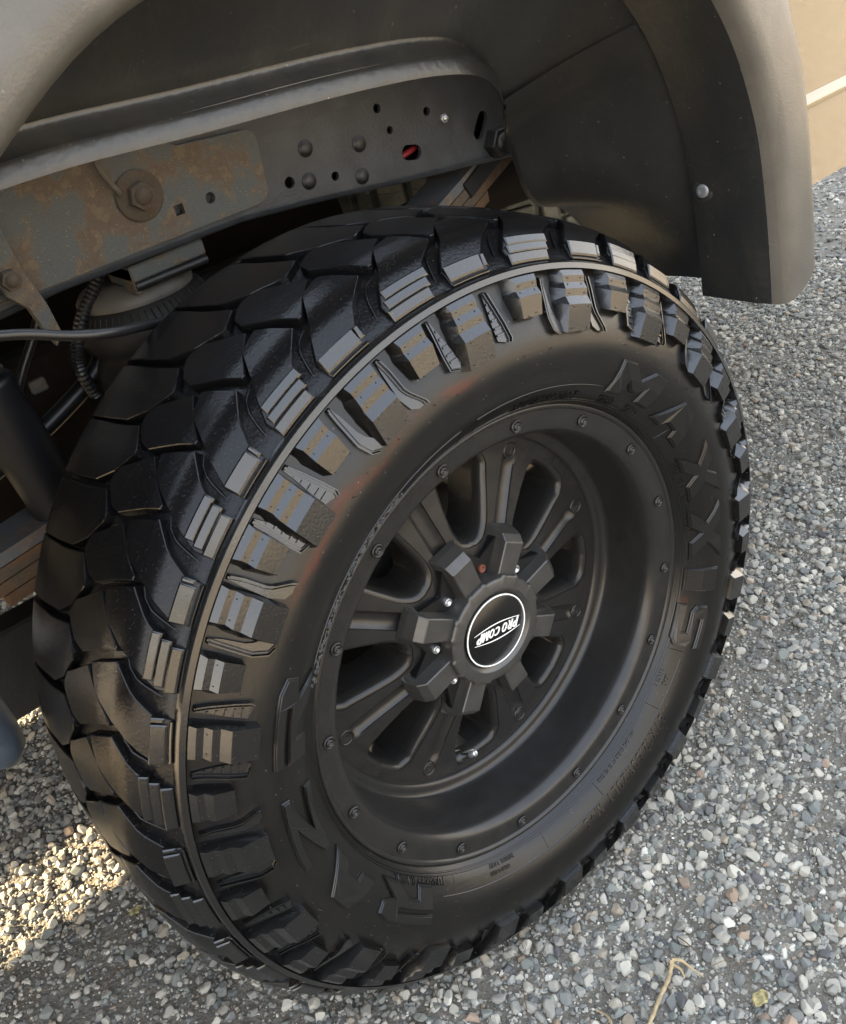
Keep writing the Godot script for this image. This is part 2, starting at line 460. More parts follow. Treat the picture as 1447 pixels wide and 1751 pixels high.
# stepped lug on the sidewall: rows of (radius, z, lo, hi) in degrees round c
func side_lug(st: SurfaceTool, c: float, rows_: Array, flare_lo: float, flare_hi: float) -> void:
	st.set_smooth_group(0xFFFFFFFF)
	var rows := []
	for p in rows_:
		var row := []
		for k in 5:
			row.append(side_pt(deg_to_rad(c + lerpf(p[2], p[3], k / 4.0)), p[0], p[1]))
		rows.append(row)
	grid(st, rows, 0xFFFFFFFF)
	for s in 2:
		for i in rows_.size() - 1:
			var p = rows_[i]; var q = rows_[i + 1]
			var f := -flare_lo if s == 0 else flare_hi
			var zp: float = side_z(p[0]) - 0.004; var zq: float = side_z(q[0]) - 0.004
			var ap: float = deg_to_rad(c + (p[2] if s == 0 else p[3])); var aq: float = deg_to_rad(c + (q[2] if s == 0 else q[3]))
			var a := side_pt(ap, p[0], p[1]); var b := side_pt(aq, q[0], q[1])
			var hp: float = clampf((p[1] - zp) / 0.018, 0.1, 1.0); var hq: float = clampf((q[1] - zq) / 0.018, 0.1, 1.0)
			var d := side_pt(ap + deg_to_rad(f * hp), p[0], zp); var e := side_pt(aq + deg_to_rad(f * hq), q[0], zq)
			if s == 0: quad(st, a, d, e, b)
			else: quad(st, a, b, e, d)

# thin raised fin between two lugs; outline of (radius, lo, hi)
func side_fin(st: SurfaceTool, c: float, outl: Array, lift: float, ridge_hi: bool, slats: Array) -> void:
	var f := func(a: float, r: float, l: float) -> Vector3: return side_pt(deg_to_rad(c + a), r, side_z(r) + l)
	var put := func(o: Array, l: float) -> void:
		var rows := []
		for p in o:
			rows.append([f.call(p[1], p[0], -0.004), f.call(p[1] + 0.06, p[0], l), f.call(p[2] - 0.06, p[0], l), f.call(p[2], p[0], -0.004)])
		grid(st, rows, 0xFFFFFFFF)
		st.set_smooth_group(0xFFFFFFFF)
		for q in [rows[0], rows[-1]]: quad(st, q[0], q[1], q[2], q[3])
	put.call(outl, lift)
	var edge := []; var edge2 := []
	for p in outl:
		if ridge_hi:
			edge.append([p[0], p[2] - 0.28, p[2] + 0.02]); edge2.append([p[0], p[2] - 0.72, p[2] - 0.5])
		else:
			edge.append([p[0], p[1] - 0.02, p[1] + 0.28]); edge2.append([p[0], p[1] + 0.5, p[1] + 0.72])
	put.call(edge, lift + 0.0035); put.call(edge2, lift + 0.0022)
	for s in slats:
		var lo := lerp_tab(outl.map(func(p): return [-p[0], p[1], p[2]]), -s, 1); var hi := lerp_tab(outl.map(func(p): return [-p[0], p[1], p[2]]), -s, 2)
		if ridge_hi: hi -= 0.8
		else: lo += 0.8
		if hi - lo > 0.2: put.call([[s + 0.0008, lo + 0.1, hi - 0.1], [s - 0.0008, lo + 0.1, hi - 0.1]], lift + 0.0016)

const GLYPH := {
	"M": [[0, 0], [0.30, 0], [0.30, 0.42], [0.44, 0.20], [0.56, 0.20], [0.70, 0.42], [0.70, 0], [1, 0], [1, 1], [0.72, 1], [0.5, 0.62], [0.28, 1], [0, 1]],
	"A": [[0, 0], [0.30, 0], [0.37, 0.22], [0.62, 0.22], [0.69, 0], [1, 0], [0.66, 1], [0.34, 1]],
	"X": [[0, 0], [0.34, 0], [0.5, 0.30], [0.66, 0], [1, 0], [0.70, 0.5], [1, 1], [0.66, 1], [0.5, 0.70], [0.34, 1], [0, 1], [0.30, 0.5]],
	"I": [[0.2, 0], [0.8, 0], [0.8, 1], [0.2, 1]],
	"S": [[0, 0], [0.80, 0], [0.96, 0.12], [0.96, 0.48], [0.82, 0.60], [0.32, 0.60], [0.32, 0.76], [0.96, 0.76], [0.96, 1], [0.18, 1], [0.02, 0.88], [0.02, 0.52], [0.16, 0.40], [0.64, 0.40], [0.64, 0.24], [0, 0.24]],
	"R": [[0, 0], [0.28, 0], [0.28, 0.34], [0.46, 0.34], [0.66, 0], [1, 0], [0.76, 0.40], [0.96, 0.54], [0.96, 0.88], [0.80, 1], [0, 1], [0, 0.72], [0.64, 0.72], [0.64, 0.60], [0, 0.60]],
	"Z": [[0, 0], [1, 0], [1, 0.26], [0.42, 0.26], [1, 0.76], [1, 1], [0.04, 1], [0.04, 0.74], [0.58, 0.74], [0, 0.24]],
}

func big_letter(st: SurfaceTool, ch: String, a: float, r_in: float, h: float, w: float) -> void:   # stands with its top to the tread
	var poly := PackedVector2Array()
	for p in GLYPH[ch]: poly.append(Vector2((p[0] - 0.5) * w, p[1] * h))
	# split long edges so the face follows the bulge
	var fine := PackedVector2Array()
	for i in poly.size():
		var p := poly[i]; var q := poly[(i + 1) % poly.size()]
		var n := maxi(1, int(p.distance_to(q) / 0.012))
		for k in n: fine.append(p.lerp(q, float(k) / n))
	var place := func(x: float, y: float, l: float) -> Vector3:
		var r := r_in + y
		return side_pt(deg_to_rad(a) - x / (r_in + h * 0.5), r, side_z(r) + l)
	prism(st, fine, -0.003, 0.0034, 0.0012, place)
	var inner := inset(poly, minf(w, h) * 0.075)
	var fi := PackedVector2Array()
	for i in inner.size():
		var p := inner[i]; var q := inner[(i + 1) % inner.size()]
		var n := maxi(1, int(p.distance_to(q) / 0.012))
		for k in n: fi.append(p.lerp(q, float(k) / n))
	prism(st, fi, 0.001, 0.0047, 0.0009, place)

func arc_text(st: SurfaceTool, text: String, a0: float, r: float, size: float, gap := 1.0, lift := 0.0016) -> float:   # reads clockwise, tops outward; returns the end angle
	var font := SystemFont.new(); font.font_names = PackedStringArray(["Droid Sans"])
	var a := deg_to_rad(a0)
	st.set_smooth_group(0xFFFFFFFF)
	for ch in text:
		if ch == " ":
			a -= 0.45 * size * gap / r; continue
		var key := "glyph" + ch
		if not used.has(key):
			var tm := TextMesh.new()
			tm.font = font; tm.text = ch; tm.font_size = 64; tm.pixel_size = 1.0 / 64.0; tm.depth = 0.1; tm.curve_step = 4.0
			var arr := tm.get_mesh_arrays()
			used[key] = arr
		var arr: Array = used[key]
		if arr.size() == 0 or arr[0] == null or arr[0].size() == 0: continue
		var vs: PackedVector3Array = arr[Mesh.ARRAY_VERTEX]
		var lo := 1e9; var hi := -1e9
		for v in vs: lo = minf(lo, v.x); hi = maxf(hi, v.x)
		var ids: PackedInt32Array = arr[Mesh.ARRAY_INDEX] if arr[Mesh.ARRAY_INDEX] != null else PackedInt32Array(range(vs.size()))
		for i in ids:
			var v := vs[i]
			var rr := r + v.y * size
			var z := side_z(rr) + (lift if v.z > 0.0 else -0.001)
			st.add_vertex(side_pt(a - (v.x - lo) * size / r, rr, z))
		a -= (hi - lo + 0.14) * size * gap / r
	return rad_to_deg(a)

func pitch_list() -> Array:      # centre angle and width of each shoulder block; the pitch varies round the tyre
	var seen := [48.2, 57.0, 65.4, 76.1, 86.3, 95.7, 106.2, 115.3, 123.8, 131.4, 139.4, 147.3, 156.1]
	var out := []
	for i in seen.size():
		var w: float = (seen[mini(i + 1, seen.size() - 1)] - seen[maxi(i - 1, 0)]) / (2.0 if i > 0 and i < seen.size() - 1 else 1.0)
		out.append([seen[i], w, i % 2 == 0])     # true: the flat plate kind sits on even entries
	var rest: float = 360.0 - (seen[-1] - seen[0])
	var n := 28
	for i in range(1, n):
		out.append([seen[-1] + rest * i / n, rest / n, i % 2 == 0])
	return out

func build_tyre(truck: Node3D) -> void:
	var st := st_new()
	# the carcass: sidewall with UVs for its own colour, then the shoulder rib and the groove floor
	st.set_smooth_group(1)
	var prof := []
	for p in SIDE: prof.append([p[0], p[1]])
	var fine := []
	for i in prof.size() - 1:
		fine.append(prof[i]); fine.append([(prof[i][0] + prof[i + 1][0]) / 2.0, (prof[i][1] + prof[i + 1][1]) / 2.0])
	fine.append(prof[-1])
	var segs := 300
	for i in fine.size() - 1:
		for k in segs:
			var a0 := TAU * k / segs; var a1 := TAU * (k + 1) / segs
			var v0 := float(i) / (fine.size() - 1); var v1 := float(i + 1) / (fine.size() - 1)
			var c := [[a0, fine[i], k, v0], [a1, fine[i], k + 1, v0], [a1, fine[i + 1], k + 1, v1], [a0, fine[i + 1], k, v1]]
			for id in [0, 1, 2, 0, 2, 3]:
				st.set_uv(Vector2(float(c[id][2]) / segs, c[id][3]))
				st.add_vertex(side_pt(c[id][0], c[id][1][0], c[id][1][1]))
	st.generate_normals(); st.generate_tangents()
	var tyre := MeshInstance3D.new()
	tyre.name = "tyre"; tyre.mesh = st.commit(); tyre.material_override = M.side
	tyre.position = Vector3(0, HUB, 0)
	truck.add_child(tyre, true)
	tag(tyre, "black mud terrain tyre with raised lettering and red dust smears")
	st = st_new()
	var floor_ := [[0.434, 0.000], [0.4380, -0.0095], [0.447, -0.022], [0.4540, -0.036], [0.4580, -0.06], [0.4600, -0.10], [0.4610, -0.135], [0.4600, -0.17], [0.4595, -0.21], [0.4565, -0.240], [0.450, -0.258], [0.439, -0.274], [0.412, -0.296], [0.37, -0.308], [0.33, -0.303], [0.29, -0.28], [0.279, -0.265]]
	lathe(st, [[0.4275, 0.0085], [0.430, 0.0045], [0.434, 0.0]], 240)
	lathe(st, floor_, 240)
	obj("tread_base", st, M.tread, tyre)
	st = st_new()
	for pr in [[[0.4188, 0.0065], [0.4200, 0.0198]], [[0.4200, 0.0184], [0.4206, 0.0190]], [[0.4206, 0.0190], [0.4258, 0.0170]], [[0.4258, 0.0170], [0.4266, 0.0156], [0.4275, 0.0085]]]:
		lathe(st, pr, 300, Vector3.ZERO, pr.size() + int(pr[0][0] * 10000.0) % 7)
	obj("shoulder_rib", st, M.lug, tyre)
	# rings moulded near the bead
	st = st_new()
	for rr in [0.2842, 0.2865]:
		lathe(st, [[rr - 0.0006, side_z(rr) - 0.001], [rr - 0.0004, side_z(rr) + 0.0009], [rr + 0.0004, side_z(rr) + 0.0012], [rr + 0.0008, side_z(rr) - 0.001]], 200)
	for span in [[58.0, 92.5], [96.5, 150.0], [-75.0, -38.0], [-132.0, -78.0]]:
		var rr := 0.3045
		lathe(st, [[rr - 0.0006, side_z(rr) - 0.001], [rr - 0.0004, side_z(rr) + 0.0009], [rr + 0.0004, side_z(rr) + 0.0011], [rr + 0.0008, side_z(rr) - 0.001]], 80, Vector3.ZERO, 1, deg_to_rad(span[0]), deg_to_rad(span[1]))
	for a in [31.0, 92.5, 96.5, -36.0, -52.0, -78.0, -98.0, -128.0]:
		var c := deg_to_rad(a)
		var w := 0.0008
		var rows := []
		for k in 5:
			var r := lerpf(0.2868, 0.3042, k / 4.0)
			rows.append([side_pt(c - w / r, r, side_z(r) - 0.001), side_pt(c, r, side_z(r) + 0.0011), side_pt(c + w / r, r, side_z(r) - 0.001)])
		grid(st, rows, 0xFFFFFFFF)
	obj("bead_ring", st, M.letter, tyre)
	# writing
	for b in [["M", 49.6, 0.2995, 0.081], ["A", 31.8, 0.2965, 0.077], ["X", 13.9, 0.2935, 0.080], ["X", -3.2, 0.290, 0.080], ["I", -16.4, 0.287, 0.055], ["S", -29.2, 0.285, 0.064]]:
		st = st_new(); big_letter(st, b[0], b[1], b[2], 0.0375, b[3])
		obj("raised_letter", st, M.letter, tyre)
	for b in [["R", -144.0, 0.292], ["A", -163.5, 0.299], ["Z", 177.0, 0.304], ["R", 154.5, 0.308]]:
		st = st_new(); big_letter(st, b[0], b[1], b[2], 0.038, 0.092)
		obj("raised_letter", st, M.letter, tyre)
	st = st_new()
	arc_text(st, "37X12.50R20LT", 82.0, 0.2905, 0.0132, 1.0); arc_text(st, "128Q", 56.5, 0.2905, 0.0118, 1.02); arc_text(st, "12PR", 47.0, 0.2905, 0.0118, 1.02)
	arc_text(st, "DOT 1GY L07001 2121", 20.0, 0.2905, 0.0098, 1.12)
	arc_text(st, "LOAD", -43.0, 0.2965, 0.0058); arc_text(st, "RANGE F", -42.0, 0.2885, 0.0058)
	arc_text(st, "37X12.50R20LT M+S", -53.0, 0.3125, 0.0155, 1.25)
	arc_text(st, "TUBELESS RADIAL", -131.0, 0.2905, 0.0098, 1.05)
	arc_text(st, "SIDEWALL 3 PLIES", -108.0, 0.2895, 0.0046); arc_text(st, "TREAD 6 PLIES", -110.0, 0.2965, 0.0046)
	arc_text(st, "MAX LOAD SINGLE AT 65 PSI COLD", -60.0, 0.2905, 0.0048)
	obj("raised_lettering", st, M.letter, tyre)
	# the band of fine cross-hatching by the bead
	st = st_new(); st.set_smooth_group(0xFFFFFFFF)
	for i in 460:
		var a := deg_to_rad(rng.randf_range(112.0, 151.0)); var r := rng.randf_range(0.2895, 0.3015)
		var l := rng.randf_range(0.0009, 0.002); var w := 0.0006
		var t := rng.randf_range(-1.0, 1.0)
		var p := func(u: float, v: float, h: float) -> Vector3:
			var x := u * l * cos(t) - v * w * sin(t); var y := u * l * sin(t) + v * w * cos(t)
			return side_pt(a + x / r, r + y, side_z(r + y) + h)
		quad(st, p.call(-1, -1, 0.0), p.call(1, -1, 0.0), p.call(1, 0, 0.0009), p.call(-1, 0, 0.0009))
		quad(st, p.call(-1, 0, 0.0009), p.call(1, 0, 0.0009), p.call(1, 1, 0.0), p.call(-1, 1, 0.0))
	tag(obj("moulded_texture", st, M.letter, tyre), "", "", "", "stuff")
	# blocks
	var outer := [[-0.076, -5.3, -4.8], [-0.066, -5.8, -2.5], [-0.038, -7.1, -0.7], [-0.031, -6.2, -0.25], [-0.016, -4.1, 1.2], [-0.003, -2.7, 2.5], [0.0085, -2.6, 2.5]]
	var middle := [[-0.133, -0.4, 0.4], [-0.127, -1.8, 1.3], [-0.115, -2.5, 2.5], [-0.098, -3.7, 2.8], [-0.084, -4.6, 2.05], [-0.06, -2.1, 0.8], [-0.042, -0.5, 0.0]]
	var inner := [[-0.280, -4.2, 3.1], [-0.245, -4.7, 2.65], [-0.20, -5.3, 1.95], [-0.183, -5.5, 1.55], [-0.163, -5.95, 1.15], [-0.134, -6.75, -0.9], [-0.126, -5.7, -2.2], [-0.116, -4.3, -3.6]]
	for p in pitch_list():
		var c: float = p[0]; var sc: float = p[1] / 8.0
		st = st_new()
		tread_block(st, c, sc, outer)
		obj("shoulder_block", st, M.tread, tyre)
		if p[2]:
			st = st_new()
			shoulder_plate(st, c, -2.05 * sc, 2.45 * sc, -0.0035, 0.0068, 0.0058, 0.0022)
			obj("shoulder_plate", st, M.lug, tyre)
			st = st_new()
			shoulder_plate(st, c, -2.75 * sc, -2.18 * sc, -0.0035, 0.0050, 0.0045, 0.0016)
			shoulder_plate(st, c, -2.5 * sc, 2.45 * sc, 0.0074, 0.0096, 0.0008, 0.0016, 0.0006)
			tag(obj("plate_edge", st, M.lug, tyre), "", "", "", "stuff")
		else:
			for k in 3:
				st = st_new()
				var z0: float = [-0.0125, -0.0050, 0.0024][k]
				shoulder_plate(st, c, lerpf(-3.7, -2.65, k / 2.0) * sc, lerpf(1.6, 2.5, k / 2.0) * sc, z0, z0 + 0.0070, 0.0030, 0.0013)
				obj("shoulder_plate", st, M.lug, tyre)
		st = st_new(); tread_block(st, c, sc, middle)
		obj("tread_block", st, M.tread, tyre)
		st = st_new(); tread_block(st, c, sc, inner)
		obj("tread_block", st, M.tread, tyre)
		# the curved ribs in the groove beside each shoulder block
		st = st_new()
		for k in 2:
			var path := []
			for i in 9:
				var t := i / 8.0
				var z := lerpf(-0.034, 0.0045, t)
				var a := c + sc * (lerpf(-0.2, 3.05, sqrt(t)) + 0.55 + 0.55 * k)
				path.append(tread_pt(deg_to_rad(a), z, -0.0115 + 0.0035 * t + 0.0025 * (1 - k)))
			tube(st, path, 0.0015, 6)
		obj("groove_rib", st, M.tread, tyre)
	# side lugs and the fins between them
	var big_rows := [[0.4195, 0.0190, -2.5, 1.95], [0.4142, 0.0242, -2.35, 1.85], [0.4077, 0.0256, -2.35, 1.85], [0.4025, 0.0312, -2.25, 2.15], [0.3955, 0.0327, -2.25, 2.3], [0.3885, 0.0402, -2.2, 2.5], [0.3622, 0.0428, -2.1, 2.95], [0.3600, 0.0330, -2.05, 3.0]]
	var small_rows := [[0.4195, 0.0190, -2.5, 1.9], [0.4142, 0.0242, -2.2, 1.7], [0.4077, 0.0256, -2.2, 1.75], [0.4025, 0.0320, -2.15, 1.9], [0.3830, 0.0352, -1.9, 1.8], [0.3812, 0.0240, -1.9, 1.85]]
	var lugs := [43.2, 52.2, 60.7, 70.1, 79.3, 90.2, 99.0, 107.5, 116.5, 124.4, 131.0, 138.6, 147.0, 156.0]
	var rest: float = 360.0 - (lugs[-1] - lugs[0])
	var all := lugs.duplicate()
	for i in range(1, 27): all.append(lugs[-1] + rest * i / 27.0)
	vent_nubs(tyre, all)
	for i in all.size():
		var c: float = all[i]
		# entries 1, 3, 5, 7 ... are the big ones
		var is_big := i % 2 == 1
		st = st_new()
		side_lug(st, c, big_rows if is_big else small_rows, 0.45, 1.25)
		obj("sidewall_lug", st, M.lug, tyre)
		var nxt: float = all[(i + 1) % all.size()] + (360.0 if i == all.size() - 1 else 0.0)
		var mid := (c + nxt) / 2.0 + 0.15
		st = st_new()
		if i % 4 < 2:
			side_fin(st, mid, [[0.4125, -0.1, 0.75], [0.402, -0.45, 0.85], [0.384, -0.95, 1.25], [0.371, -1.2, 1.35], [0.3675, -0.9, -0.1]], 0.0030, i % 2 == 1, [0.403, 0.396, 0.389, 0.382, 0.376])
		else:
			side_fin(st, mid, [[0.4125, -0.1, 0.55], [0.402, -0.35, 0.8], [0.384, -0.4, 1.15], [0.378, -0.7, 1.25], [0.3655, -2.0, 0.7], [0.3615, -2.15, -0.35]], 0.0030, i % 2 == 1, [])
		obj("sidewall_fin", st, M.lug, tyre)

func vent_nubs(tyre: Node3D, lugs: Array) -> void:     # the pips that the mould's air holes leave
	var st := st_new()
	for i in lugs.size():
		var spots := [[0.4118, 1.15], [0.4118, -1.5], [0.4062, 1.2], [0.4062, -1.5], [0.386, 1.6], [0.386, -1.6]]
		if i % 2 == 1: spots += [[0.398, 1.5], [0.398, -1.6], [0.366, 2.2], [0.366, -1.4]]
		for s in spots:
			var a := deg_to_rad(lugs[i] + s[1] + rng.randf_range(-0.1, 0.1))
			var z: float = lerp_tab([[0.3622, 0.0428], [0.3885, 0.0402], [0.3955, 0.0327], [0.4025, 0.0312], [0.4077, 0.0256], [0.4142, 0.0242]], s[0])
			lathe_t(st, [[0.0006, -0.001], [0.0005, 0.0011], [0.0, 0.0013]], 6, Transform3D(Basis(), side_pt(a, s[0], z)), 0xFFFFFFFF)
	for i in 46:      # a few that were never trimmed
		var a := rng.randf() * TAU; var r := rng.randf_range(0.345, 0.355); var z := side_z(r)
		var p := side_pt(a, r, z)
		var d := Vector3(rng.randfn(), rng.randfn(), 1.2).normalized()
		tube(st, [p - d * 0.001, p + d * rng.randf_range(0.001, 0.005)], 0.00035, 4)
	tag(obj("mould_pip", st, M.hose, tyre), "", "", "", "stuff")

# ---------------------------------------------------------------- wheel
func disc_z(r: float) -> float: return lerp_tab([[0.06, -0.066], [0.09, -0.068], [0.12, -0.074], [0.17, -0.083], [0.205, -0.088], [0.2225, -0.0875]], r)

func build_wheel(truck: Node3D) -> void:
	var st := st_new()
	lathe(st, [[0.2225, -0.0875], [0.2232, -0.0848], [0.2250, -0.0822], [0.2280, -0.0806], [0.2320, -0.0798]], 160, Vector3.ZERO, 1)
	lathe(st, [[0.2320, -0.0798], [0.2355, -0.0785], [0.2380, -0.0755], [0.2392, -0.070], [0.2410, -0.045], [0.2424, -0.022], [0.2436, -0.0150], [0.2458, -0.0090], [0.2492, -0.0042], [0.2535, -0.0014], [0.2585, -0.0004]], 160, Vector3.ZERO, 2)
	lathe(st, [[0.2585, -0.0004], [0.2735, 0.0010]], 160, Vector3.ZERO, 3)
	lathe(st, [[0.2735, 0.0010], [0.2746, 0.0030], [0.2762, 0.0042], [0.2785, 0.0046], [0.2802, 0.0030], [0.2810, -0.006]], 160, Vector3.ZERO, 4)
	var rim := obj("wheel_rim", st, M.rim, truck)
	rim.position = Vector3(0, HUB, 0)
	tag(rim, "satin black deep dish eight spoke alloy rim")
	st = st_new()
	lathe(st, [[0.2225, -0.0885], [0.216, -0.100], [0.212, -0.125], [0.218, -0.20], [0.225, -0.265], [0.262, -0.275]], 120)
	obj("inner_barrel", st, M.barrel_back, rim)
	# spokes: a half, then its mirror
	var W := [[22.5, 0.1000], [18.8, 0.1000], [13.2, 0.1065], [10.0, 0.124], [9.8, 0.150], [10.3, 0.180], [10.8, 0.195], [14.3, 0.2085], [22.5, 0.2115]]
	var B := [[22.5, 0.070], [18.0, 0.070], [0.0, 0.078], [0.0, 0.112], [0.0, 0.146], [0.0, 0.180], [0.0, 0.2225], [11.0, 0.2225], [22.5, 0.2225]]
	var wp := []; var bp := []
	for i in W.size():
		wp.append(Vector3(W[i][1] * cos(deg_to_rad(W[i][0])), W[i][1] * sin(deg_to_rad(W[i][0])), 0))
		bp.append(Vector3(B[i][1], B[i][0], 0))
	var ws := smooth_path(wp, 7)
	var bs := []
	for i in B.size() - 1:
		for k in 7: bs.append(bp[i].lerp(bp[i + 1], k / 7.0))
	bs.append(bp[-1])
	var roll := [[0.0, 0.0], [-0.0004, 0.0016]]
	var bead_ := [[-0.0004, 0.0016], [-0.0024, 0.0019], [-0.0046, 0.0034], [-0.0066, 0.0064], [-0.0080, 0.0108], [-0.0088, 0.0170]]
	var wall := [[-0.0088, 0.0170], [-0.0092, 0.060]]
	st = st_new()
	var cen := Vector3(cos(deg_to_rad(22.5)), sin(deg_to_rad(22.5)), 0) * 0.157
	for s in [1.0, -1.0]:
		var sets := {"face": [], "step": [], "dip": [], "roll": [], "bead": [], "wall": []}
		for i in ws.size():
			var p: Vector3 = ws[i]
			var d: Vector3 = (ws[mini(i + 1, ws.size() - 1)] - ws[maxi(i - 1, 0)]).normalized()
			var n := Vector3(-d.y, d.x, 0)
			if n.dot(p - cen) < 0.0: n = -n
			if i == 0 or i == ws.size() - 1:
				n = cen.normalized() * (-1.0 if i == 0 else 1.0)
			var q := Vector3(bs[i].x * cos(deg_to_rad(bs[i].y)), bs[i].x * sin(deg_to_rad(bs[i].y)), 0)
			# the hollow along the middle of the spoke
			var dep := 0.0
			var e := p.lerp(q, 0.75)
			if absf(q.y) < 1e-5:
				dep = smoothstep(0.104, 0.114, q.x) * smoothstep(0.206, 0.190, q.x)
				e = p.lerp(q, clampf((p.y - 0.0112) / maxf(p.y, 1e-5), 0.0, 1.0))
			var pt := func(v: Vector3, drop: float) -> Vector3: return Vector3(v.x, v.y * s, disc_z(Vector2(v.x, v.y).length()) - drop)
			var row := []
			for k in 7: row.append(pt.call(p.lerp(e, k / 6.0), 0.0))
			sets.face.append(row)
			sets.step.append([pt.call(e, 0.0), pt.call(e.lerp(q, 0.06), 0.0014 * dep)])
			row = []
			for k in 7:
				var u := lerpf(0.06, 1.0, k / 6.0)
				row.append(pt.call(e.lerp(q, u), dep * (0.0014 + 0.0056 * (1.0 - pow(1.0 - u, 2.2)))))
			sets.dip.append(row)
			for nm in ["roll", "bead", "wall"]:
				row = []
				for rg in (roll if nm == "roll" else (bead_ if nm == "bead" else wall)): row.append(pt.call(p + n * rg[0], rg[1]))
				sets[nm].append(row)
		for nm in sets:
			var rr = sets[nm]
			if s < 0.0: rr = rr.map(func(a): var b = a.duplicate(); b.reverse(); return b)
			if nm == "roll" or nm == "bead" or nm == "wall": rr = rr.map(func(a): var b = a.duplicate(); b.reverse(); return b)
			grid(st, rr, {"face": 1, "step": 2, "dip": 3, "roll": 4, "bead": 5, "wall": 6}[nm])
	st.generate_normals()
	var spoke := st.commit()
	st = st_new()      # socket screw sunk in the outer end of each spoke
	lathe(st, [[0.0102, -0.002], [0.0098, 0.0006], [0.0080, 0.0008], [0.0075, -0.003], [0.0055, -0.003]], 24)
	lathe(st, [[0.0055, -0.003], [0.0052, -0.0006], [0.0028, -0.0004], [0.0024, -0.002], [0.0, -0.002]], 18)
	st.generate_normals()
	var sunk := st.commit()
	for k in 8:
		var a := deg_to_rad(57.0 + 45.0 * k)
		inst("spoke", spoke, M.rim, rim, Transform3D(Basis(Vector3(0, 0, 1), a), Vector3.ZERO))
		inst("spoke_bolt", sunk, M.rim, rim, Transform3D(Basis(), Vector3(0.2065 * cos(a), 0.2065 * sin(a), disc_z(0.2065) + 0.0005)))
	# beadlock ring bolts
	st = st_new()
	lathe(st, [[0.0072, 0.0005], [0.0070, 0.0022], [0.0055, 0.0026], [0.0050, 0.0004], [0.0042, 0.0004]], 24)
	lathe(st, [[0.0042, 0.0004], [0.0040, 0.0034], [0.0022, 0.0038], [0.0019, 0.0010], [0.0, 0.0010]], 20)
	st.generate_normals()
	var bead := st.commit()
	for k in 16:
		var a := deg_to_rad(78.0 + 22.5 * k)
		inst("rim_bolt", bead, M.rim, rim, Transform3D(Basis(), Vector3(0.2625 * cos(a), 0.2625 * sin(a), 0.0006)))
	# valve
	st = st_new()
	var va := deg_to_rad(-108.0)
	var vt := Transform3D(basis_to(Vector3(0.0114, 0.0071, 0.015)), Vector3(0.207 * cos(va), 0.207 * sin(va), -0.092))
	lathe_t(st, [[0.0095, -0.004], [0.0095, 0.003], [0.006, 0.006], [0.0042, 0.007], [0.0042, 0.016]], 20, vt)
	obj("valve_stem", st, M.hose, rim)
	st = st_new()
	lathe_t(st, [[0.0042, 0.016], [0.0048, 0.0165], [0.0048, 0.0245], [0.0042, 0.0258], [0.0031, 0.0258], [0.0028, 0.0248], [0.0, 0.0248]], 20, vt)
	obj("valve_cap", st, M.steel, rim)
	# brake drum, hub and axle behind the spokes
	st = st_new()
	lathe(st, [[0.0, -0.130], [0.060, -0.130], [0.064, -0.185], [0.120, -0.190], [0.136, -0.195], [0.140, -0.235], [0.146, -0.240], [0.146, -0.252], [0.0, -0.258]], 90)
	var drum := obj("brake_drum", st, M.drum, truck)
	drum.position = Vector3(0, HUB, 0)
	st = st_new()
	tube(st, [Vector3(0, HUB, -0.23), Vector3(0, HUB, -0.75), Vector3(0, HUB, -1.2), Vector3(0, HUB, -1.6)], 0.045, 16)
	lathe_t(st, [[0.0, -0.16], [0.08, -0.15], [0.14, -0.09], [0.155, 0.0], [0.14, 0.09], [0.08, 0.15], [0.0, 0.16]], 24, Transform3D(Basis(Vector3.UP, PI / 2), Vector3(0, HUB, -0.95)))
	obj("rear_axle", st, M.black_steel, truck)

	# hub cover
	st = st_new()
	var star := PackedVector2Array()
	for k in 8:
		var a := deg_to_rad(57.0 + 45.0 * k)
		for e in [[-7.5, 0.1165], [7.5, 0.1165], [17.5, 0.090], [27.5, 0.090]]:
			star.append(Vector2(e[1], 0).rotated(a + deg_to_rad(e[0])))
	var id := func(x: float, y: float, z: float) -> Vector3: return Vector3(x, y, z)
	prism(st, star, -0.074, -0.0625, 0.0016, id)
	var cover := obj("hub_cover", st, M.cover, truck)
	cover.position = Vector3(0, HUB, 0)
	tag(cover, "black eight arm centre cap with white oval logo")
	st = st_new()      # one arm along +x
	var V := func(u: float, v: float, z: float) -> Vector3: return Vector3(u, v, z)
	st.set_smooth_group(0xFFFFFFFF)
	var secs := [[0.052, 0.0132, -0.0435], [0.1065, 0.0150, -0.0435], [0.1150, 0.0155, -0.0520], [0.1195, 0.0158, -0.065]]
	var rows := []
	for s in secs:
		var b := 0.0012
		rows.append([V.call(s[0], -s[1] - 0.004, -0.074), V.call(s[0], -s[1], s[2] - b), V.call(s[0], -s[1] + b, s[2]), V.call(s[0], s[1] - b, s[2]), V.call(s[0], s[1], s[2] - b), V.call(s[0], s[1] + 0.004, -0.074)])
	rows.append([V.call(0.121, -0.0182, -0.074), V.call(0.121, -0.0142, -0.074), V.call(0.121, -0.013, -0.074), V.call(0.121, 0.013, -0.074), V.call(0.121, 0.0142, -0.074), V.call(0.121, 0.0182, -0.074)])
	grid(st, rows, 0xFFFFFFFF)
	# thin bevel strip along the edge between face and outer slope
	quad(st, V.call(0.1060, -0.0138, -0.0433), V.call(0.1060, 0.0138, -0.0433), V.call(0.1074, 0.0138, -0.0441), V.call(0.1074, -0.0138, -0.0441))
	# inner web rising to the cap
	quad(st, V.call(0.052, -0.016, -0.074), V.call(0.052, 0.016, -0.074), V.call(0.052, 0.0132, -0.0435), V.call(0.052, -0.0132, -0.0435))
	st.generate_normals()
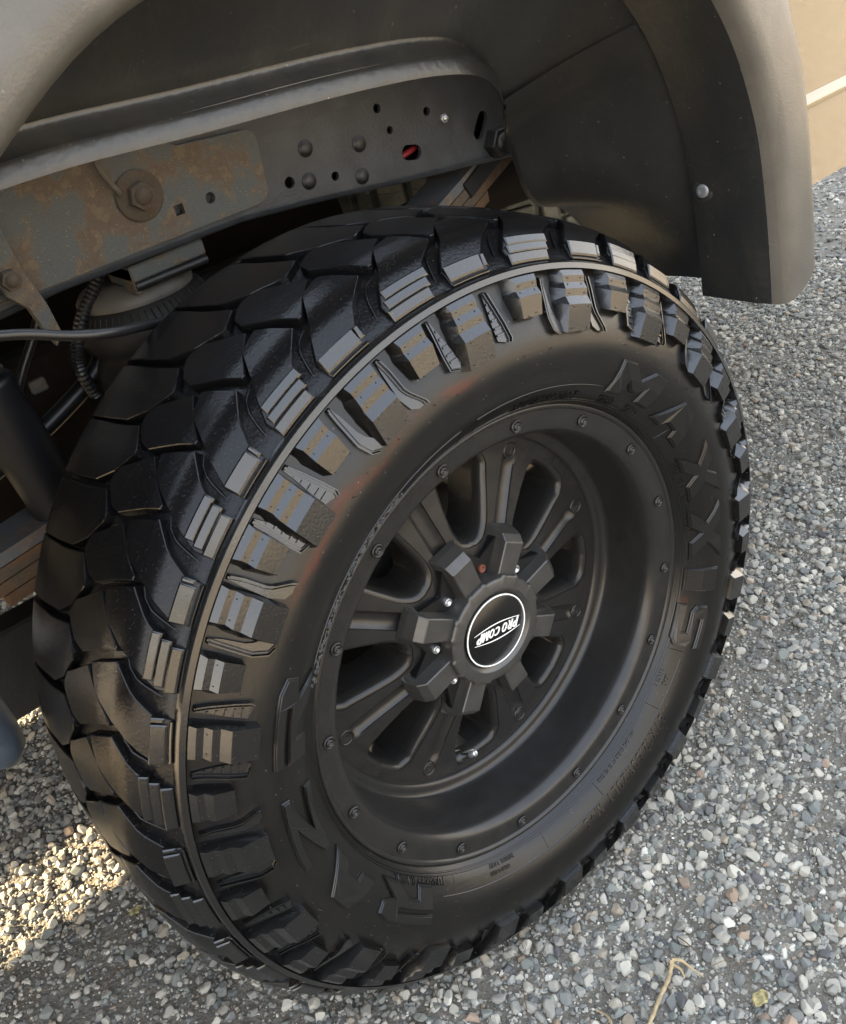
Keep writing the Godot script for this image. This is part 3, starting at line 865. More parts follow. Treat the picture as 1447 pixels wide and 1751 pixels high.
	var arm := st.commit()
	st = st_new()      # raised web between two arms, which carries the screw
	prism(st, PackedVector2Array([Vector2(0.062, -0.006), Vector2(0.0865, -0.0185), Vector2(0.1085, -0.0275), Vector2(0.0880, 0.0), Vector2(0.1085, 0.0275), Vector2(0.0865, 0.0185), Vector2(0.062, 0.006)]), -0.064, -0.0595, 0.0013, id)
	st.generate_normals()
	var web := st.commit()
	st = st_new()
	lathe(st, [[0.0052, 0.0], [0.0052, 0.0032], [0.0047, 0.0038], [0.0030, 0.0038], [0.0026, 0.0012], [0.0, 0.0012]], 20)
	st.generate_normals()
	var screw := st.commit()
	for k in 8:
		var a := deg_to_rad(57.0 + 45.0 * k)
		inst("cap_arm", arm, M.cap, cover, Transform3D(Basis(Vector3(0, 0, 1), a), Vector3.ZERO))
		var b := deg_to_rad(79.5 + 45.0 * k)
		var s := inst("cap_screw", screw, M.rusty_steel if k == 0 else M.steel, cover, Transform3D(Basis(), Vector3(0.0755 * cos(b), 0.0755 * sin(b), -0.0596)))
		inst("cap_web", web, M.cover, cover, Transform3D(Basis(Vector3(0, 0, 1), b), Vector3.ZERO))
		if k == 0: tag(s, "rusty cap screw")
	# the round cap with its notched edge
	st = st_new()
	var capr := func(a: float) -> float:
		var w := fposmod(rad_to_deg(a) - 79.5 + 22.5, 45.0) - 22.5
		return 0.0688 - 0.0016 * smoothstep(11.0, 10.0, absf(w)) + 0.0012 * smoothstep(3.0, 2.4, absf(absf(w) - 13.5))
	var crow := []
	for pr in [[1.0, -0.075], [1.0, -0.0395], [0.985, -0.0372], [0.965, -0.0366], [0.80, -0.0352], [0.775, -0.0352]]:
		var row := []
		for i in 240:
			var a := TAU * i / 240
			var r: float = (capr.call(a) if pr[0] > 0.9 else 0.0688) * pr[0]
			row.append(Vector3(r * cos(a), r * sin(a), pr[1]))
		crow.append(row)
	grid(st, [crow[0], crow[1]], 0xFFFFFFFF, true); grid(st, crow.slice(1, 5), 1, true); grid(st, [crow[4], crow[5]], 0xFFFFFFFF, true)
	lathe(st, [[0.0533, -0.0352], [0.0490, -0.0400], [0.0478, -0.0402]], 100)
	obj("cap_body", st, M.cap, cover)
	st = st_new()
	lathe(st, [[0.0478, -0.0402], [0.0476, -0.0378], [0.0468, -0.0372], [0.0, -0.0366]], 100)
	obj("logo_disc", st, M.logo_face, cover)
	st = st_new()
	lathe(st, [[0.0464, -0.0372], [0.0462, -0.0367], [0.0448, -0.0366], [0.0446, -0.0372]], 100)
	obj("white_ring", st, M.white, cover)
	var turn := Basis(Vector3(0, 0, 1), deg_to_rad(168.5))
	var font := SystemFont.new(); font.font_names = PackedStringArray(["Droid Sans"]); font.font_weight = 800
	var x := -0.0330
	st = st_new(); st.set_smooth_group(0xFFFFFFFF)
	var hs := [0.0125, 0.0118, 0.0112, 0.0, 0.0104, 0.0108, 0.0114, 0.0122]
	var word := "PRO COMP"
	for i in word.length():
		if word[i] == " ":
			x += 0.0030; continue
		var tm := TextMesh.new()
		tm.font = font; tm.text = word[i]; tm.font_size = 64; tm.pixel_size = 1.0 / 64.0; tm.depth = 0.06; tm.curve_step = 2.0
		var arr := tm.get_mesh_arrays()
		var vs: PackedVector3Array = arr[Mesh.ARRAY_VERTEX]
		var lo := Vector2(1e9, 1e9); var hi := Vector2(-1e9, -1e9)
		for v in vs: lo = Vector2(minf(lo.x, v.x), minf(lo.y, v.y)); hi = Vector2(maxf(hi.x, v.x), maxf(hi.y, v.y))
		var w := 0.0093 if word[i] == "M" else 0.0074
		var ids: PackedInt32Array = arr[Mesh.ARRAY_INDEX] if arr[Mesh.ARRAY_INDEX] != null else PackedInt32Array(range(vs.size()))
		for j in ids:
			var v := vs[j]
			var yy: float = ((v.y - lo.y) / (hi.y - lo.y) - 0.5) * hs[i]
			var xx := x + (v.x - lo.x) / (hi.x - lo.x) * w + yy * 0.32
			st.add_vertex(turn * Vector3(xx, yy, -0.0360 if v.z > 0.0 else -0.0368))
		x += w + 0.0013
	# the two swooshes over and under the word
	for s in [1.0, -1.0]:
		var up := []; var dn := []
		for i in 25:
			var t := i / 24.0
			var px := lerpf(-0.036, 0.036, t) * (1.0 if s > 0.0 else -1.0)
			var wd := 0.0006 + 0.0014 * pow(sin(PI * t), 0.8) * (1.0 - t * 0.6)
			var py: float = s * (0.0066 + 0.0042 * sin(PI * t))
			up.append(turn * Vector3(px, py + wd * 0.5, -0.03595)); dn.append(turn * Vector3(px, py - wd * 0.5, -0.03595))
		grid(st, [up, dn], 0xFFFFFFFF)
	obj("logo_print", st, M.white, cover)

# ---------------------------------------------------------------- flare, liner, bodywork
func arch_path() -> Array:
	var pts := [Vector3(-0.545, 0.655, 0), Vector3(-0.540, 0.76, 0), Vector3(-0.515, 0.865, 0), Vector3(-0.462, 0.965, 0), Vector3(-0.398, 1.040, 0), Vector3(-0.330, 1.092, 0), Vector3(-0.235, 1.146, 0), Vector3(-0.12, 1.176, 0), Vector3(0.0, 1.186, 0), Vector3(0.12, 1.182, 0), Vector3(0.24, 1.158, 0), Vector3(0.34, 1.108, 0), Vector3(0.407, 1.040, 0), Vector3(0.446, 0.982, 0), Vector3(0.470, 0.928, 0), Vector3(0.488, 0.869, 0), Vector3(0.499, 0.79, 0), Vector3(0.504, 0.72, 0), Vector3(0.506, 0.663, 0)]
	return smooth_path(pts, 5)

func build_body(truck: Node3D) -> void:
	var path := arch_path()
	var outw := []
	for i in path.size():
		var d: Vector3 = (path[mini(i + 1, path.size() - 1)] - path[maxi(i - 1, 0)]).normalized()
		outw.append(Vector3(-d.y, d.x, 0))
	# flare: a solid wedge swept along the arch
	var sec := [[-0.003, -0.100], [-0.003, -0.055], [-0.002, -0.018], [0.001, 0.002], [0.005, 0.0125], [0.011, 0.0185], [0.020, 0.0205], [0.034, 0.0190], [0.062, 0.0130], [0.084, 0.0075], [0.094, 0.0045], [0.104, -0.0005], [0.130, -0.0165], [0.152, -0.035], [0.168, -0.056], [0.178, -0.080], [0.180, -0.104]]
	var st := st_new()
	var rows := []
	for i in path.size():
		var row := []
		var base: Vector3 = path[i]
		# near each foot the outer corner is rounded upward
		var foot: float = minf(i, path.size() - 1 - i) / 6.0
		for s in sec:
			var p: Vector3 = base + outw[i] * s[0]
			var lift := 0.0
			if foot < 1.0: lift = (1.0 - foot) * 0.052 * pow(clampf((s[0] - 0.03) / 0.15, 0.0, 1.0), 2.2)
			row.append(Vector3(p.x, p.y + lift, s[1]))
		rows.append(row)
	grid(st, rows.map(func(q): return q.slice(3)), 1)
	st.set_smooth_group(0xFFFFFFFF)
	for e in [rows[0], rows[-1]]:
		var poly := PackedVector2Array()
		for s in sec: poly.append(Vector2(s[0], s[1]))
		var ids := Geometry2D.triangulate_polygon(poly)
		for k in range(0, ids.size(), 3): tri(st, e[ids[k]], e[ids[k + 1]], e[ids[k + 2]])
	var flare := obj("fender_flare", st, M.flare, truck)
	tag(flare, "faded black plastic fender flare round the wheel arch")
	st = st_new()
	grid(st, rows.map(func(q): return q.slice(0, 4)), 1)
	obj("inner_face", st, M.flap, flare)  # inner face of the swept section, in the darker liner material
	# screw that holds flare and liner together
	st = st_new()
	lathe(st, [[0.0086, 0.0], [0.0084, 0.0014], [0.0066, 0.0026], [0.0044, 0.0030], [0.0040, 0.0012], [0.0, 0.0012]], 24, Vector3.ZERO, 0xFFFFFFFF)
	var scr := obj("flare_screw", st, M.zinc, flare)
	scr.transform = Transform3D(basis_to(Vector3(-1, 0.12, 0.15)), Vector3(0.4932, 0.808, -0.082))
	st = st_new()
	lathe(st, [[0.0145, 0.0], [0.0135, 0.0012], [0.009, 0.0014]], 24)
	var wsh := obj("screw_washer", st, M.flap, flare)
	wsh.transform = Transform3D(basis_to(Vector3(-1, 0.12, 0.15)), Vector3(0.4936, 0.808, -0.082))

	# liner between the arch (z = -0.10) and the frame (z = -0.30)
	var cj := [Vector2(-0.55, 0.70), Vector2(-0.515, 0.87), Vector2(-0.40, 1.045), Vector2(-0.255, 1.142), Vector2(-0.10, 1.182), Vector2(0.10, 1.187), Vector2(0.25, 1.158), Vector2(0.355, 1.10), Vector2(0.425, 1.022), Vector2(0.468, 0.94), Vector2(0.490, 0.87), Vector2(0.502, 0.80), Vector2(0.506, 0.75), Vector2(0.502, 0.715), Vector2(0.496, 0.690)]
	var ce := [Vector2(-0.52, 0.96), Vector2(-0.44, 1.01), Vector2(-0.33, 1.036), Vector2(-0.19, 1.040), Vector2(-0.05, 1.031), Vector2(0.12, 1.021), Vector2(0.24, 1.007), Vector2(0.312, 0.983), Vector2(0.363, 0.946), Vector2(0.384, 0.893), Vector2(0.398, 0.832), Vector2(0.424, 0.800), Vector2(0.463, 0.785), Vector2(0.510, 0.730), Vector2(0.525, 0.660)]
	var c3 := []; var e3 := []
	for i in cj.size():
		c3.append(Vector3(cj[i].x, cj[i].y, 0)); e3.append(Vector3(ce[i].x, ce[i].y, 0))
	c3 = smooth_path(c3, 6); e3 = smooth_path(e3, 6)
	st = st_new()
	var a_rows := []; var b_rows := []
	for i in c3.size():
		var t := float(i) / (c3.size() - 1) * 14.0
		var top := 1.0 - smoothstep(6.2, 9.0, t)
		var c: Vector3 = c3[i]; var e: Vector3 = e3[i]
		var o := (c - Vector3(0, 0.70, 0)).normalized()
		c += o * 0.003
		var main_ := []
		var f := Vector3(e.x - 0.058 * top, e.y + 0.019 * top, 0)      # the free edge; over the frame it stands further out
		for k in 9:
			var u := k / 8.0
			var z := lerpf(-0.098, lerpf(-0.292, -0.182, top), u)
			var tgt := f + Vector3(0, 0.038 * top, 0)
			var p := c.lerp(tgt, u) + o * 0.022 * sin(PI * u) * lerpf(0.30, 0.35, top)
			main_.append(Vector3(p.x, p.y, z))
		a_rows.append(main_)
		var l: Vector3 = main_[-1]
		b_rows.append([l, Vector3(f.x, f.y + 0.033 * top, lerpf(-0.294, -0.183, top)), Vector3(f.x, f.y + 0.018 * top, lerpf(-0.296, -0.160, top)), Vector3(f.x, f.y + 0.014 * top, lerpf(-0.297, -0.157, top)), Vector3(f.x, f.y, lerpf(-0.300, -0.156, top)), Vector3(f.x, f.y - 0.0005, lerpf(-0.303, -0.160, top)), Vector3(f.x + o.x * 0.01, f.y + 0.02 * o.y, lerpf(-0.306, -0.162, top))])
	var cut := int(c3.size() * 0.60)
	for piece in 2:
		st = st_new()
		var lo := 0 if piece == 0 else cut - 3
		var hi := cut if piece == 0 else c3.size()
		var m_rows := a_rows.slice(lo, hi); var f_rows := b_rows.slice(lo, hi)
		if piece == 1:      # the rear piece laps over the front one
			m_rows = []
			f_rows = []
			for k in range(lo, hi):
				var off := Vector3(0, -0.0035, 0.0025) * (1.0 if k < cut + 1 else 0.0)
				m_rows.append(a_rows[k].map(func(v): return v + off)); f_rows.append(b_rows[k].map(func(v): return v + off))
		grid(st, m_rows, 1)
		grid(st, f_rows.map(func(q): return q.slice(0, 3)), 2)
		grid(st, f_rows.map(func(q): return q.slice(2, 5)), 3)
		grid(st, f_rows.map(func(q): return q.slice(4)), 4)
		var liner := obj("wheel_arch_liner", st, M.liner, truck)
		tag(liner, "plastic liner over the front of the wheel arch with a folded lower edge" if piece == 0 else "black plastic liner behind the tyre, specked with grit")
	# bed sides, tailgate, cab: one skin each
	for s in 2:
		var sk := st_new()
		var zf := func(y: float) -> float:
			var u := minf(y - 0.735, 0.22)
			var z := -0.085 - 0.145 * u + 0.29 * u * u - 0.02 * maxf(0.0, y - 0.955)
			if y > 0.852: z -= 0.0012
			return z if s == 0 else -1.86 - z
		var ys := [0.735, 0.75, 0.77, 0.79, 0.82, 0.8505, 0.8535, 0.8565, 0.90, 0.95, 1.0, 1.08, 1.16, 1.24, 1.32, 1.37, 1.41, 1.43, 1.45]
		var xs := []
		for i in 37: xs.append(-1.12 + i * (2.84 / 36.0))
		for i in xs.size() - 1:
			for j in ys.size() - 1:
				var mx: float = (xs[i] + xs[i + 1]) / 2.0; var my: float = (ys[j] + ys[j + 1]) / 2.0
				if Vector2(mx, my - 0.50).length() < (0.70 if s == 0 else 0.45) and absf(mx) < 0.56: continue
				sk.set_smooth_group(1)
				quad(sk, Vector3(xs[i], ys[j], zf.call(ys[j])), Vector3(xs[i + 1], ys[j], zf.call(ys[j])), Vector3(xs[i + 1], ys[j + 1], zf.call(ys[j + 1])), Vector3(xs[i], ys[j + 1], zf.call(ys[j + 1])))
		# folded lower edge and top rail
		var zb: float = zf.call(0.735); var zt: float = zf.call(1.45)
		var inn := -0.05 if s == 0 else 0.05
		sk.set_smooth_group(0xFFFFFFFF)
		for seg in [[-1.12, -0.57], [0.57, 1.72]]:
			quad(sk, Vector3(seg[0], 0.735, zb), Vector3(seg[1], 0.735, zb), Vector3(seg[1], 0.738, zb + inn), Vector3(seg[0], 0.738, zb + inn))
		quad(sk, Vector3(-1.12, 1.45, zt), Vector3(1.72, 1.45, zt), Vector3(1.72, 1.46, zt + inn * 1.6), Vector3(-1.12, 1.46, zt + inn * 1.6))
		obj("bed_side", sk, M.paint, truck)
	st = st_new()
	box(st, Vector3(1.71, 1.10, -0.93), Vector3(0.05, 0.72, 1.52), 0.01)
	obj("tailgate", st, M.paint, truck)
	st = st_new()
	box(st, Vector3(0.29, 1.235, -0.93), Vector3(2.80, 0.03, 1.06), 0.004)
	for i in 6: box(st, Vector3(-0.9 + i * 0.48, 1.195, -0.93), Vector3(0.07, 0.05, 1.3), 0.004)
	box(st, Vector3(-1.13, 1.12, -0.93), Vector3(0.08, 0.70, 1.68), 0.004)
	obj("bed_floor", st, M.black_steel, truck)
	# cab and bonnet, outside the frame: they throw the shade that the photograph shows
	st = st_new()
	var cab := [Vector2(-1.18, 0.76), Vector2(-3.35, 0.76), Vector2(-3.35, 1.40), Vector2(-2.75, 1.98), Vector2(-1.45, 1.98), Vector2(-1.18, 1.45)]
	for z in [-0.10, -1.76]:
		st.set_smooth_group(0xFFFFFFFF)
		var ids := Geometry2D.triangulate_polygon(PackedVector2Array(cab))
		for k in range(0, ids.size(), 3): tri(st, Vector3(cab[ids[k]].x, cab[ids[k]].y, z), Vector3(cab[ids[k + 1]].x, cab[ids[k + 1]].y, z), Vector3(cab[ids[k + 2]].x, cab[ids[k + 2]].y, z))
	for i in cab.size():
		var p: Vector2 = cab[i]; var q: Vector2 = cab[(i + 1) % cab.size()]
		quad(st, Vector3(p.x, p.y, -0.10), Vector3(q.x, q.y, -0.10), Vector3(q.x, q.y, -1.76), Vector3(p.x, p.y, -1.76))
	obj("cab", st, M.paint, truck)
	st = st_new()
	box(st, Vector3(-3.95, 1.10, -0.93), Vector3(1.20, 0.72, 1.66), 0.06)
	obj("bonnet", st, M.paint, truck)
	st = st_new()
	box(st, Vector3(-2.25, 0.575, -1.80), Vector3(2.1, 0.17, 0.16), 0.03)  # unseen board, added to narrow the strip of sun under the truck
	obj("added_shade_board", st, M.black_steel, truck)
	st = st_new()
	box(st, Vector3(1.83, 0.82, -0.93), Vector3(0.18, 0.2, 1.76), 0.04)
	obj("rear_bumper", st, M.black_steel, truck)

# ---------------------------------------------------------------- chassis
func csg_plate(called: String, poly: PackedVector2Array, depth: float, z: float, holes: Array, m: Material, parent: Node) -> CSGCombiner3D:
	var c := CSGCombiner3D.new(); c.name = called; c.material_override = m; c.position = Vector3(0, 0, z)
	parent.add_child(c, true)
	var p := CSGPolygon3D.new(); p.name = "plate_blank"; p.polygon = poly; p.depth = depth; p.material = m
	c.add_child(p, true)
	for h in holes:
		if h.size() == 3:
			var k := CSGCylinder3D.new(); k.name = "drilling"; k.radius = h[2]; k.height = depth * 6.0; k.sides = 20
			k.rotation.x = PI / 2; k.position = Vector3(h[0], h[1], -depth / 2); k.operation = CSGShape3D.OPERATION_SUBTRACTION; k.material = m
			c.add_child(k, true)
		else:
			var k := CSGPolygon3D.new(); k.name = "cutout"
			var sp := PackedVector2Array()
			for i in 24:
				var a := TAU * i / 24
				var q := Vector2(cos(a) * h[3], sin(a) * h[3]) + Vector2(h[2] if cos(a) > 0 else -h[2], 0)
				sp.append(q.rotated(h[4]))
			k.polygon = sp; k.depth = depth * 6.0; k.position = Vector3(h[0], h[1], depth * 3.0 - depth / 2); k.operation = CSGShape3D.OPERATION_SUBTRACTION; k.material = m
			c.add_child(k, true)
	return c

func build_chassis(truck: Node3D) -> void:
	# frame rail, near side: web with holes, lower and upper flange
	var low := [[-0.75, 0.90], [-0.45, 0.915], [-0.226, 0.926], [-0.124, 0.924], [-0.002, 0.922], [0.087, 0.912], [0.16, 0.902], [0.239, 0.891], [0.31, 0.882], [0.371, 0.874], [0.46, 0.862], [0.60, 0.85], [1.5, 0.85]]
	var poly := PackedVector2Array()
	for p in low: poly.append(Vector2(p[0], p[1]))
	for i in range(low.size() - 1, -1, -1): poly.append(Vector2(low[i][0], low[i][1] + 0.20))
	var holes := [[0.073, 0.9425, 0.0068], [0.137, 0.930, 0.0054], [0.220, 0.986, 0.0056], [0.232, 0.957, 0.0048], [0.295, 0.962, 0.0054], [0.258, 0.922, 0.006, 0.0095, -0.25], [0.380, 0.921, 0.010, 0.0085, 0.95]]
	var web := csg_plate("frame_rail", poly, 0.006, -0.345, holes, M.frame, truck)
	tag(web, "dark painted chassis rail with round holes")
	var st := st_new()
	var rows := []
	for p in low:
		var x: float = p[0]; var y: float = p[1]
		rows.append([Vector3(x, y + 0.006, -0.3405), Vector3(x, y + 0.0015, -0.3418), Vector3(x, y - 0.001, -0.346), Vector3(x, y - 0.001, -0.425), Vector3(x, y + 0.005, -0.425)])
	grid(st, rows, 1)
	rows = []
	for p in low: rows.append([Vector3(p[0], p[1] + 0.20, -0.346), Vector3(p[0], p[1] + 0.20, -0.425), Vector3(p[0], p[1], -0.426)])
	grid(st, rows, 0xFFFFFFFF)
	obj("rail_flange", st, M.frame, web).position = Vector3(0, 0, 0.345)
	st = st_new()     # pressed rubber plugs
	for p in [[0.106, 0.972], [0.182, 0.955], [0.175, 0.918], [0.099, 0.936]]:
		var s2 := st_new()
		lathe(s2, [[0.0100, 0.0], [0.0098, 0.0008], [0.0082, 0.0010], [0.0078, 0.0018], [0.0048, 0.0034], [0.0, 0.0038]], 24)
		var o := obj("frame_plug", s2, M.black_steel, web)
		o.position = Vector3(p[0], p[1], 0.0005)
	st = st_new()
	tube(st, smooth_path([Vector3(0.20, 0.905, -0.368), Vector3(0.245, 0.917, -0.360), Vector3(0.275, 0.922, -0.362), Vector3(0.33, 0.93, -0.38)], 5), 0.0042, 8)
	obj("red_wire", st, M.red_wire, truck)
	var bolt := bolt_mesh(0.0062, 0.004)
	inst("rail_screw", bolt, M.steel, web, Transform3D(Basis(), Vector3(0.319, 0.9465, 0.0)))
	# rusty gusset plate with its bolt
	var plate := csg_plate("gusset_plate", PackedVector2Array([Vector2(-0.30, 0.937), Vector2(0.018, 0.9355), Vector2(0.030, 0.9375), Vector2(0.0365, 0.947), Vector2(0.041, 1.002), Vector2(0.0385, 1.010), Vector2(0.031, 1.0145), Vector2(-0.055, 1.0225), Vector2(-0.065, 1.030), Vector2(-0.125, 1.033), Vector2(-0.135, 1.040), Vector2(-0.30, 1.05)]), 0.007, -0.3335, [[-0.036, 0.961, 0.0062], [-0.0755, 0.9610, 0.0045, 0.0001, 0.0]], M.rust, truck)
	tag(plate, "rust blotched steel gusset plate with a large bolt")
	var sq := CSGBox3D.new(); sq.name = "cutout"; sq.size = Vector3(0.011, 0.011, 0.04); sq.position = Vector3(-0.0755, 0.961, 0); sq.operation = CSGShape3D.OPERATION_SUBTRACTION; sq.material = M.rust
	plate.add_child(sq, true)
	inst("plate_bolt", bolt_mesh(0.0152, 0.013, 0.0265), M.rust_brown, plate, Transform3D(Basis(Vector3(0, 0, 1), 0.3), Vector3(-0.114, 0.989, 0.0)))
	st = st_new()
	tube(st, smooth_path([Vector3(-0.150, 1.06, -0.322), Vector3(-0.148, 1.03, -0.324), Vector3(-0.142, 1.012, -0.324), Vector3(-0.136, 1.000, -0.326), Vector3(-0.134, 0.995, -0.334)], 5), 0.0032, 8)
	obj("bent_pin", st, M.rust, truck)
	# hanging bracket at the left
	st = st_new()
	var at := func(x: float, y: float, z: float) -> Vector3: return Vector3(x, y, z)
	prism(st, PackedVector2Array([Vector2(-0.34, 1.07), Vector2(-0.275, 1.06), Vector2(-0.2665, 1.03), Vector2(-0.262, 0.965), Vector2(-0.254, 0.928), Vector2(-0.252, 0.896), Vector2(-0.262, 0.885), Vector2(-0.268, 0.905), Vector2(-0.273, 0.930), Vector2(-0.288, 0.948), Vector2(-0.294, 1.0), Vector2(-0.34, 1.02)]), -0.318, -0.308, 0.002, at)
	var br := obj("hanger_bracket", st, M.rust, truck)
	inst("bracket_bolt", bolt_mesh(0.0105, 0.012), M.rust_brown, br, Transform3D(Basis(), Vector3(-0.279, 0.963, -0.308)))
	st = st_new()
	prism(st, PackedVector2Array([Vector2(-0.48, 1.08), Vector2(-0.30, 1.06), Vector2(-0.288, 0.985), Vector2(-0.27, 0.955), Vector2(-0.268, 0.942), Vector2(-0.30, 0.938), Vector2(-0.36, 0.915), Vector2(-0.48, 0.90)]), -0.352, -0.33, 0.003, at)
	obj("bracket_web", st, M.navy, br)
	# bump plate and air spring
	st = st_new()
	box(st, Vector3(-0.096, 0.9085, -0.40), Vector3(0.095, 0.018, 0.075), 0.002)
	box(st, Vector3(-0.140, 0.9005, -0.40), Vector3(0.007, 0.030, 0.07), 0.001)
	var spring := obj("air_spring", st, M.rust, truck)
	tag(spring, "dusty rubber air spring below the chassis rail")
	st = st_new()
	tube(st, [Vector3(-0.142, 0.894, -0.366), Vector3(-0.05, 0.894, -0.366)], 0.0055, 10)
	obj("retainer", st, M.black_steel, spring)
	var c := Vector3(-0.118, 0.0, -0.44)
	var up := Transform3D(Basis(Vector3.RIGHT, -PI / 2), c)
	st = st_new()
	lathe_t(st, [[0.0, 0.892], [0.045, 0.891], [0.064, 0.884], [0.071, 0.876], [0.070, 0.870]], 48, up)
	obj("bead_plate", st, M.dusty_alu, spring)
	st = st_new()
	var bag := [[0.066, 0.871], [0.074, 0.866], [0.081, 0.856], [0.0845, 0.844], [0.0835, 0.832], [0.078, 0.820], [0.070, 0.812]]
	lathe_t(st, bag, 48, up)
	lathe_t(st, [[0.070, 0.812], [0.076, 0.804], [0.082, 0.793], [0.083, 0.78], [0.079, 0.768], [0.066, 0.757], [0.0, 0.752]], 48, up)
	obj("rubber_bag", st, M.dusty_rubber, spring)
	st = st_new(); st.set_smooth_group(0xFFFFFFFF)
	for i in 60:
		var a := TAU * i / 60
		var p0 := up * Vector3(0.0745 * cos(a), 0.0745 * sin(a), 0.8665); var p1 := up * Vector3(0.0822 * cos(a), 0.0822 * sin(a), 0.8555)
		tube(st, [p0, p1], 0.0009, 4)
	obj("bag_rib", st, M.dusty_rubber, spring)
	# leaf spring: curved stack from the front hanger (left, low) to the rear shackle (right, high)
	var root := Node3D.new(); root.name = "leaf_spring"; truck.add_child(root, true)
	tag(root, "rusty stack of steel leaf springs")
	for k in 7:
		var s := st_new()
		var half := 1.0 - k * 0.11
		var prow := []
		for i in 25:
			var t := lerpf(-half, half, i / 24.0)
			var x := t * 0.62
			var y := 0.735 + 0.135 * t + 0.055 * t * t - k * 0.0165
			if t > 0.35: y += (t - 0.35) * 0.06
			var th := 0.0148
			prow.append([Vector3(x, y, -0.395), Vector3(x, y, -0.465), Vector3(x, y - th, -0.465), Vector3(x, y - th, -0.395)])
		grid(s, prow, 0xFFFFFFFF, true)
		for e in [prow[0], prow[-1]]: quad(s, e[0], e[1], e[2], e[3])
		obj("leaf", s, M.leaf if k < 1 else M.leaf_rust, root)
	inst("shackle_nut", bolt_mesh(0.021, 0.02), M.black_steel, truck, Transform3D(Basis(), Vector3(0.400, 0.893, -0.345)))
	st = st_new()
	box(st, Vector3.ZERO, Vector3(0.17, 0.028, 0.075), 0.003, Transform3D(Basis(Vector3(0, 0, 1), 0.46), Vector3(0.452, 0.868, -0.43)))
	obj("shackle", st, M.black_steel, truck)
	# axle-side bar, shock, hoses
	st = st_new()
	box(st, Vector3(-0.60, 0.462, -0.52), Vector3(0.95, 0.128, 0.05), 0.004)
	obj("traction_bar", st, M.black_steel, truck)
	st = st_new()
	var sh := Transform3D(basis_to(Vector3(0.10, -1.0, 0.06)), Vector3(-0.325, 0.845, -0.43))
	lathe_t(st, [[0.0, -0.004], [0.030, -0.004], [0.034, 0.0], [0.035, 0.006], [0.033, 0.012], [0.0335, 0.20], [0.031, 0.21], [0.0, 0.21]], 28, sh)
	obj("shock_absorber", st, M.navy, truck)
	st = st_new()
	var bs := Transform3D(basis_to(Vector3(0.06, -1.0, 0.0)), Vector3(-0.508, 0.615, -0.30))
	lathe_t(st, [[0.0, -0.06], [0.025, -0.05], [0.029, 0.0], [0.029, 0.085], [0.025, 0.112], [0.014, 0.126], [0.0, 0.129]], 28, bs)
	obj("bump_stop", st, M.bump, truck)
	st = st_new()
	tube(st, smooth_path([Vector3(-0.62, 1.00, -0.24), Vector3(-0.45, 0.965, -0.24), Vector3(-0.325, 0.935, -0.24), Vector3(-0.264, 0.909, -0.24), Vector3(-0.222, 0.895, -0.24), Vector3(-0.164, 0.874, -0.28), Vector3(-0.10, 0.845, -0.33), Vector3(-0.04, 0.79, -0.36)], 6), 0.0052, 10)
	obj("brake_hose", st, M.hose, truck)
	st = st_new()
	var cpath := smooth_path([Vector3(-0.140, 0.93, -0.42), Vector3(-0.165, 0.902, -0.42), Vector3(-0.193, 0.876, -0.42), Vector3(-0.214, 0.845, -0.42), Vector3(-0.222, 0.82, -0.42), Vector3(-0.215, 0.78, -0.43)], 14)
	var rr := []
	for i in cpath.size(): rr.append(0.0078 if i % 2 == 0 else 0.0064)
	tube(st, cpath, rr, 12, 0xFFFFFFFF)
	obj("wire_conduit", st, M.hose, truck)
	st = st_new()
	tube(st, smooth_path([Vector3(-0.45, 0.70, -0.46), Vector3(-0.36, 0.735, -0.46), Vector3(-0.27, 0.762, -0.46), Vector3(-0.19, 0.80, -0.46), Vector3(-0.17, 0.84, -0.47)], 6), 0.0115, 10)
	tube(st, smooth_path([Vector3(-0.13, 0.92, -0.47), Vector3(-0.15, 0.86, -0.47), Vector3(-0.16, 0.82, -0.46), Vector3(-0.14, 0.79, -0.46), Vector3(-0.17, 0.77, -0.46)], 6), 0.0045, 8)
	tube(st, smooth_path([Vector3(-0.19, 0.92, -0.49), Vector3(-0.23, 0.86, -0.5), Vector3(-0.28, 0.80, -0.5), Vector3(-0.30, 0.74, -0.5)], 6), 0.006, 8)
	obj("brake_line", st, M.hose, truck)
	for d in [[-0.262, 0.806, -0.47, 0.02], [-0.30, 0.83, -0.49, 0.03], [-0.155, 0.775, -0.46, 0.016]]:
		st = st_new()
		box(st, Vector3(d[0], d[1], d[2]), Vector3(d[3], d[3] * 0.8, 0.01), 0.002)
		obj("line_clip", st, M.rust, truck)
	st = st_new()
	box(st, Vector3(-0.10, 0.70, -0.62), Vector3(0.75, 0.22, 0.05), 0.01)
	tube(st, [Vector3(-0.9, 0.62, -0.62), Vector3(-0.1, 0.70, -0.66), Vector3(0.6, 0.74, -0.66), Vector3(1.4, 0.72, -0.5)], 0.04, 14)
	lathe_t(st, [[0.0, -0.40], [0.10, -0.40], [0.128, -0.385], [0.132, -0.37], [0.132, 0.35], [0.128, 0.365], [0.10, 0.38], [0.0, 0.38]], 36, Transform3D(Basis(Vector3.UP, PI / 2), Vector3(0.06, 0.735, -0.93)))
	obj("exhaust_pipe", st, M.exhaust, truck)
	# far frame rail
	st = st_new()
	box(st, Vector3(0.2, 1.0, -1.46), Vector3(2.6, 0.2, 0.08), 0.006)
	box(st, Vector3(0.55, 0.98, -0.93), Vector3(0.08, 0.12, 1.0), 0.006)
	obj("cross_member", st, M.frame, truck)
	# far tyre and spare
	st = st_new()
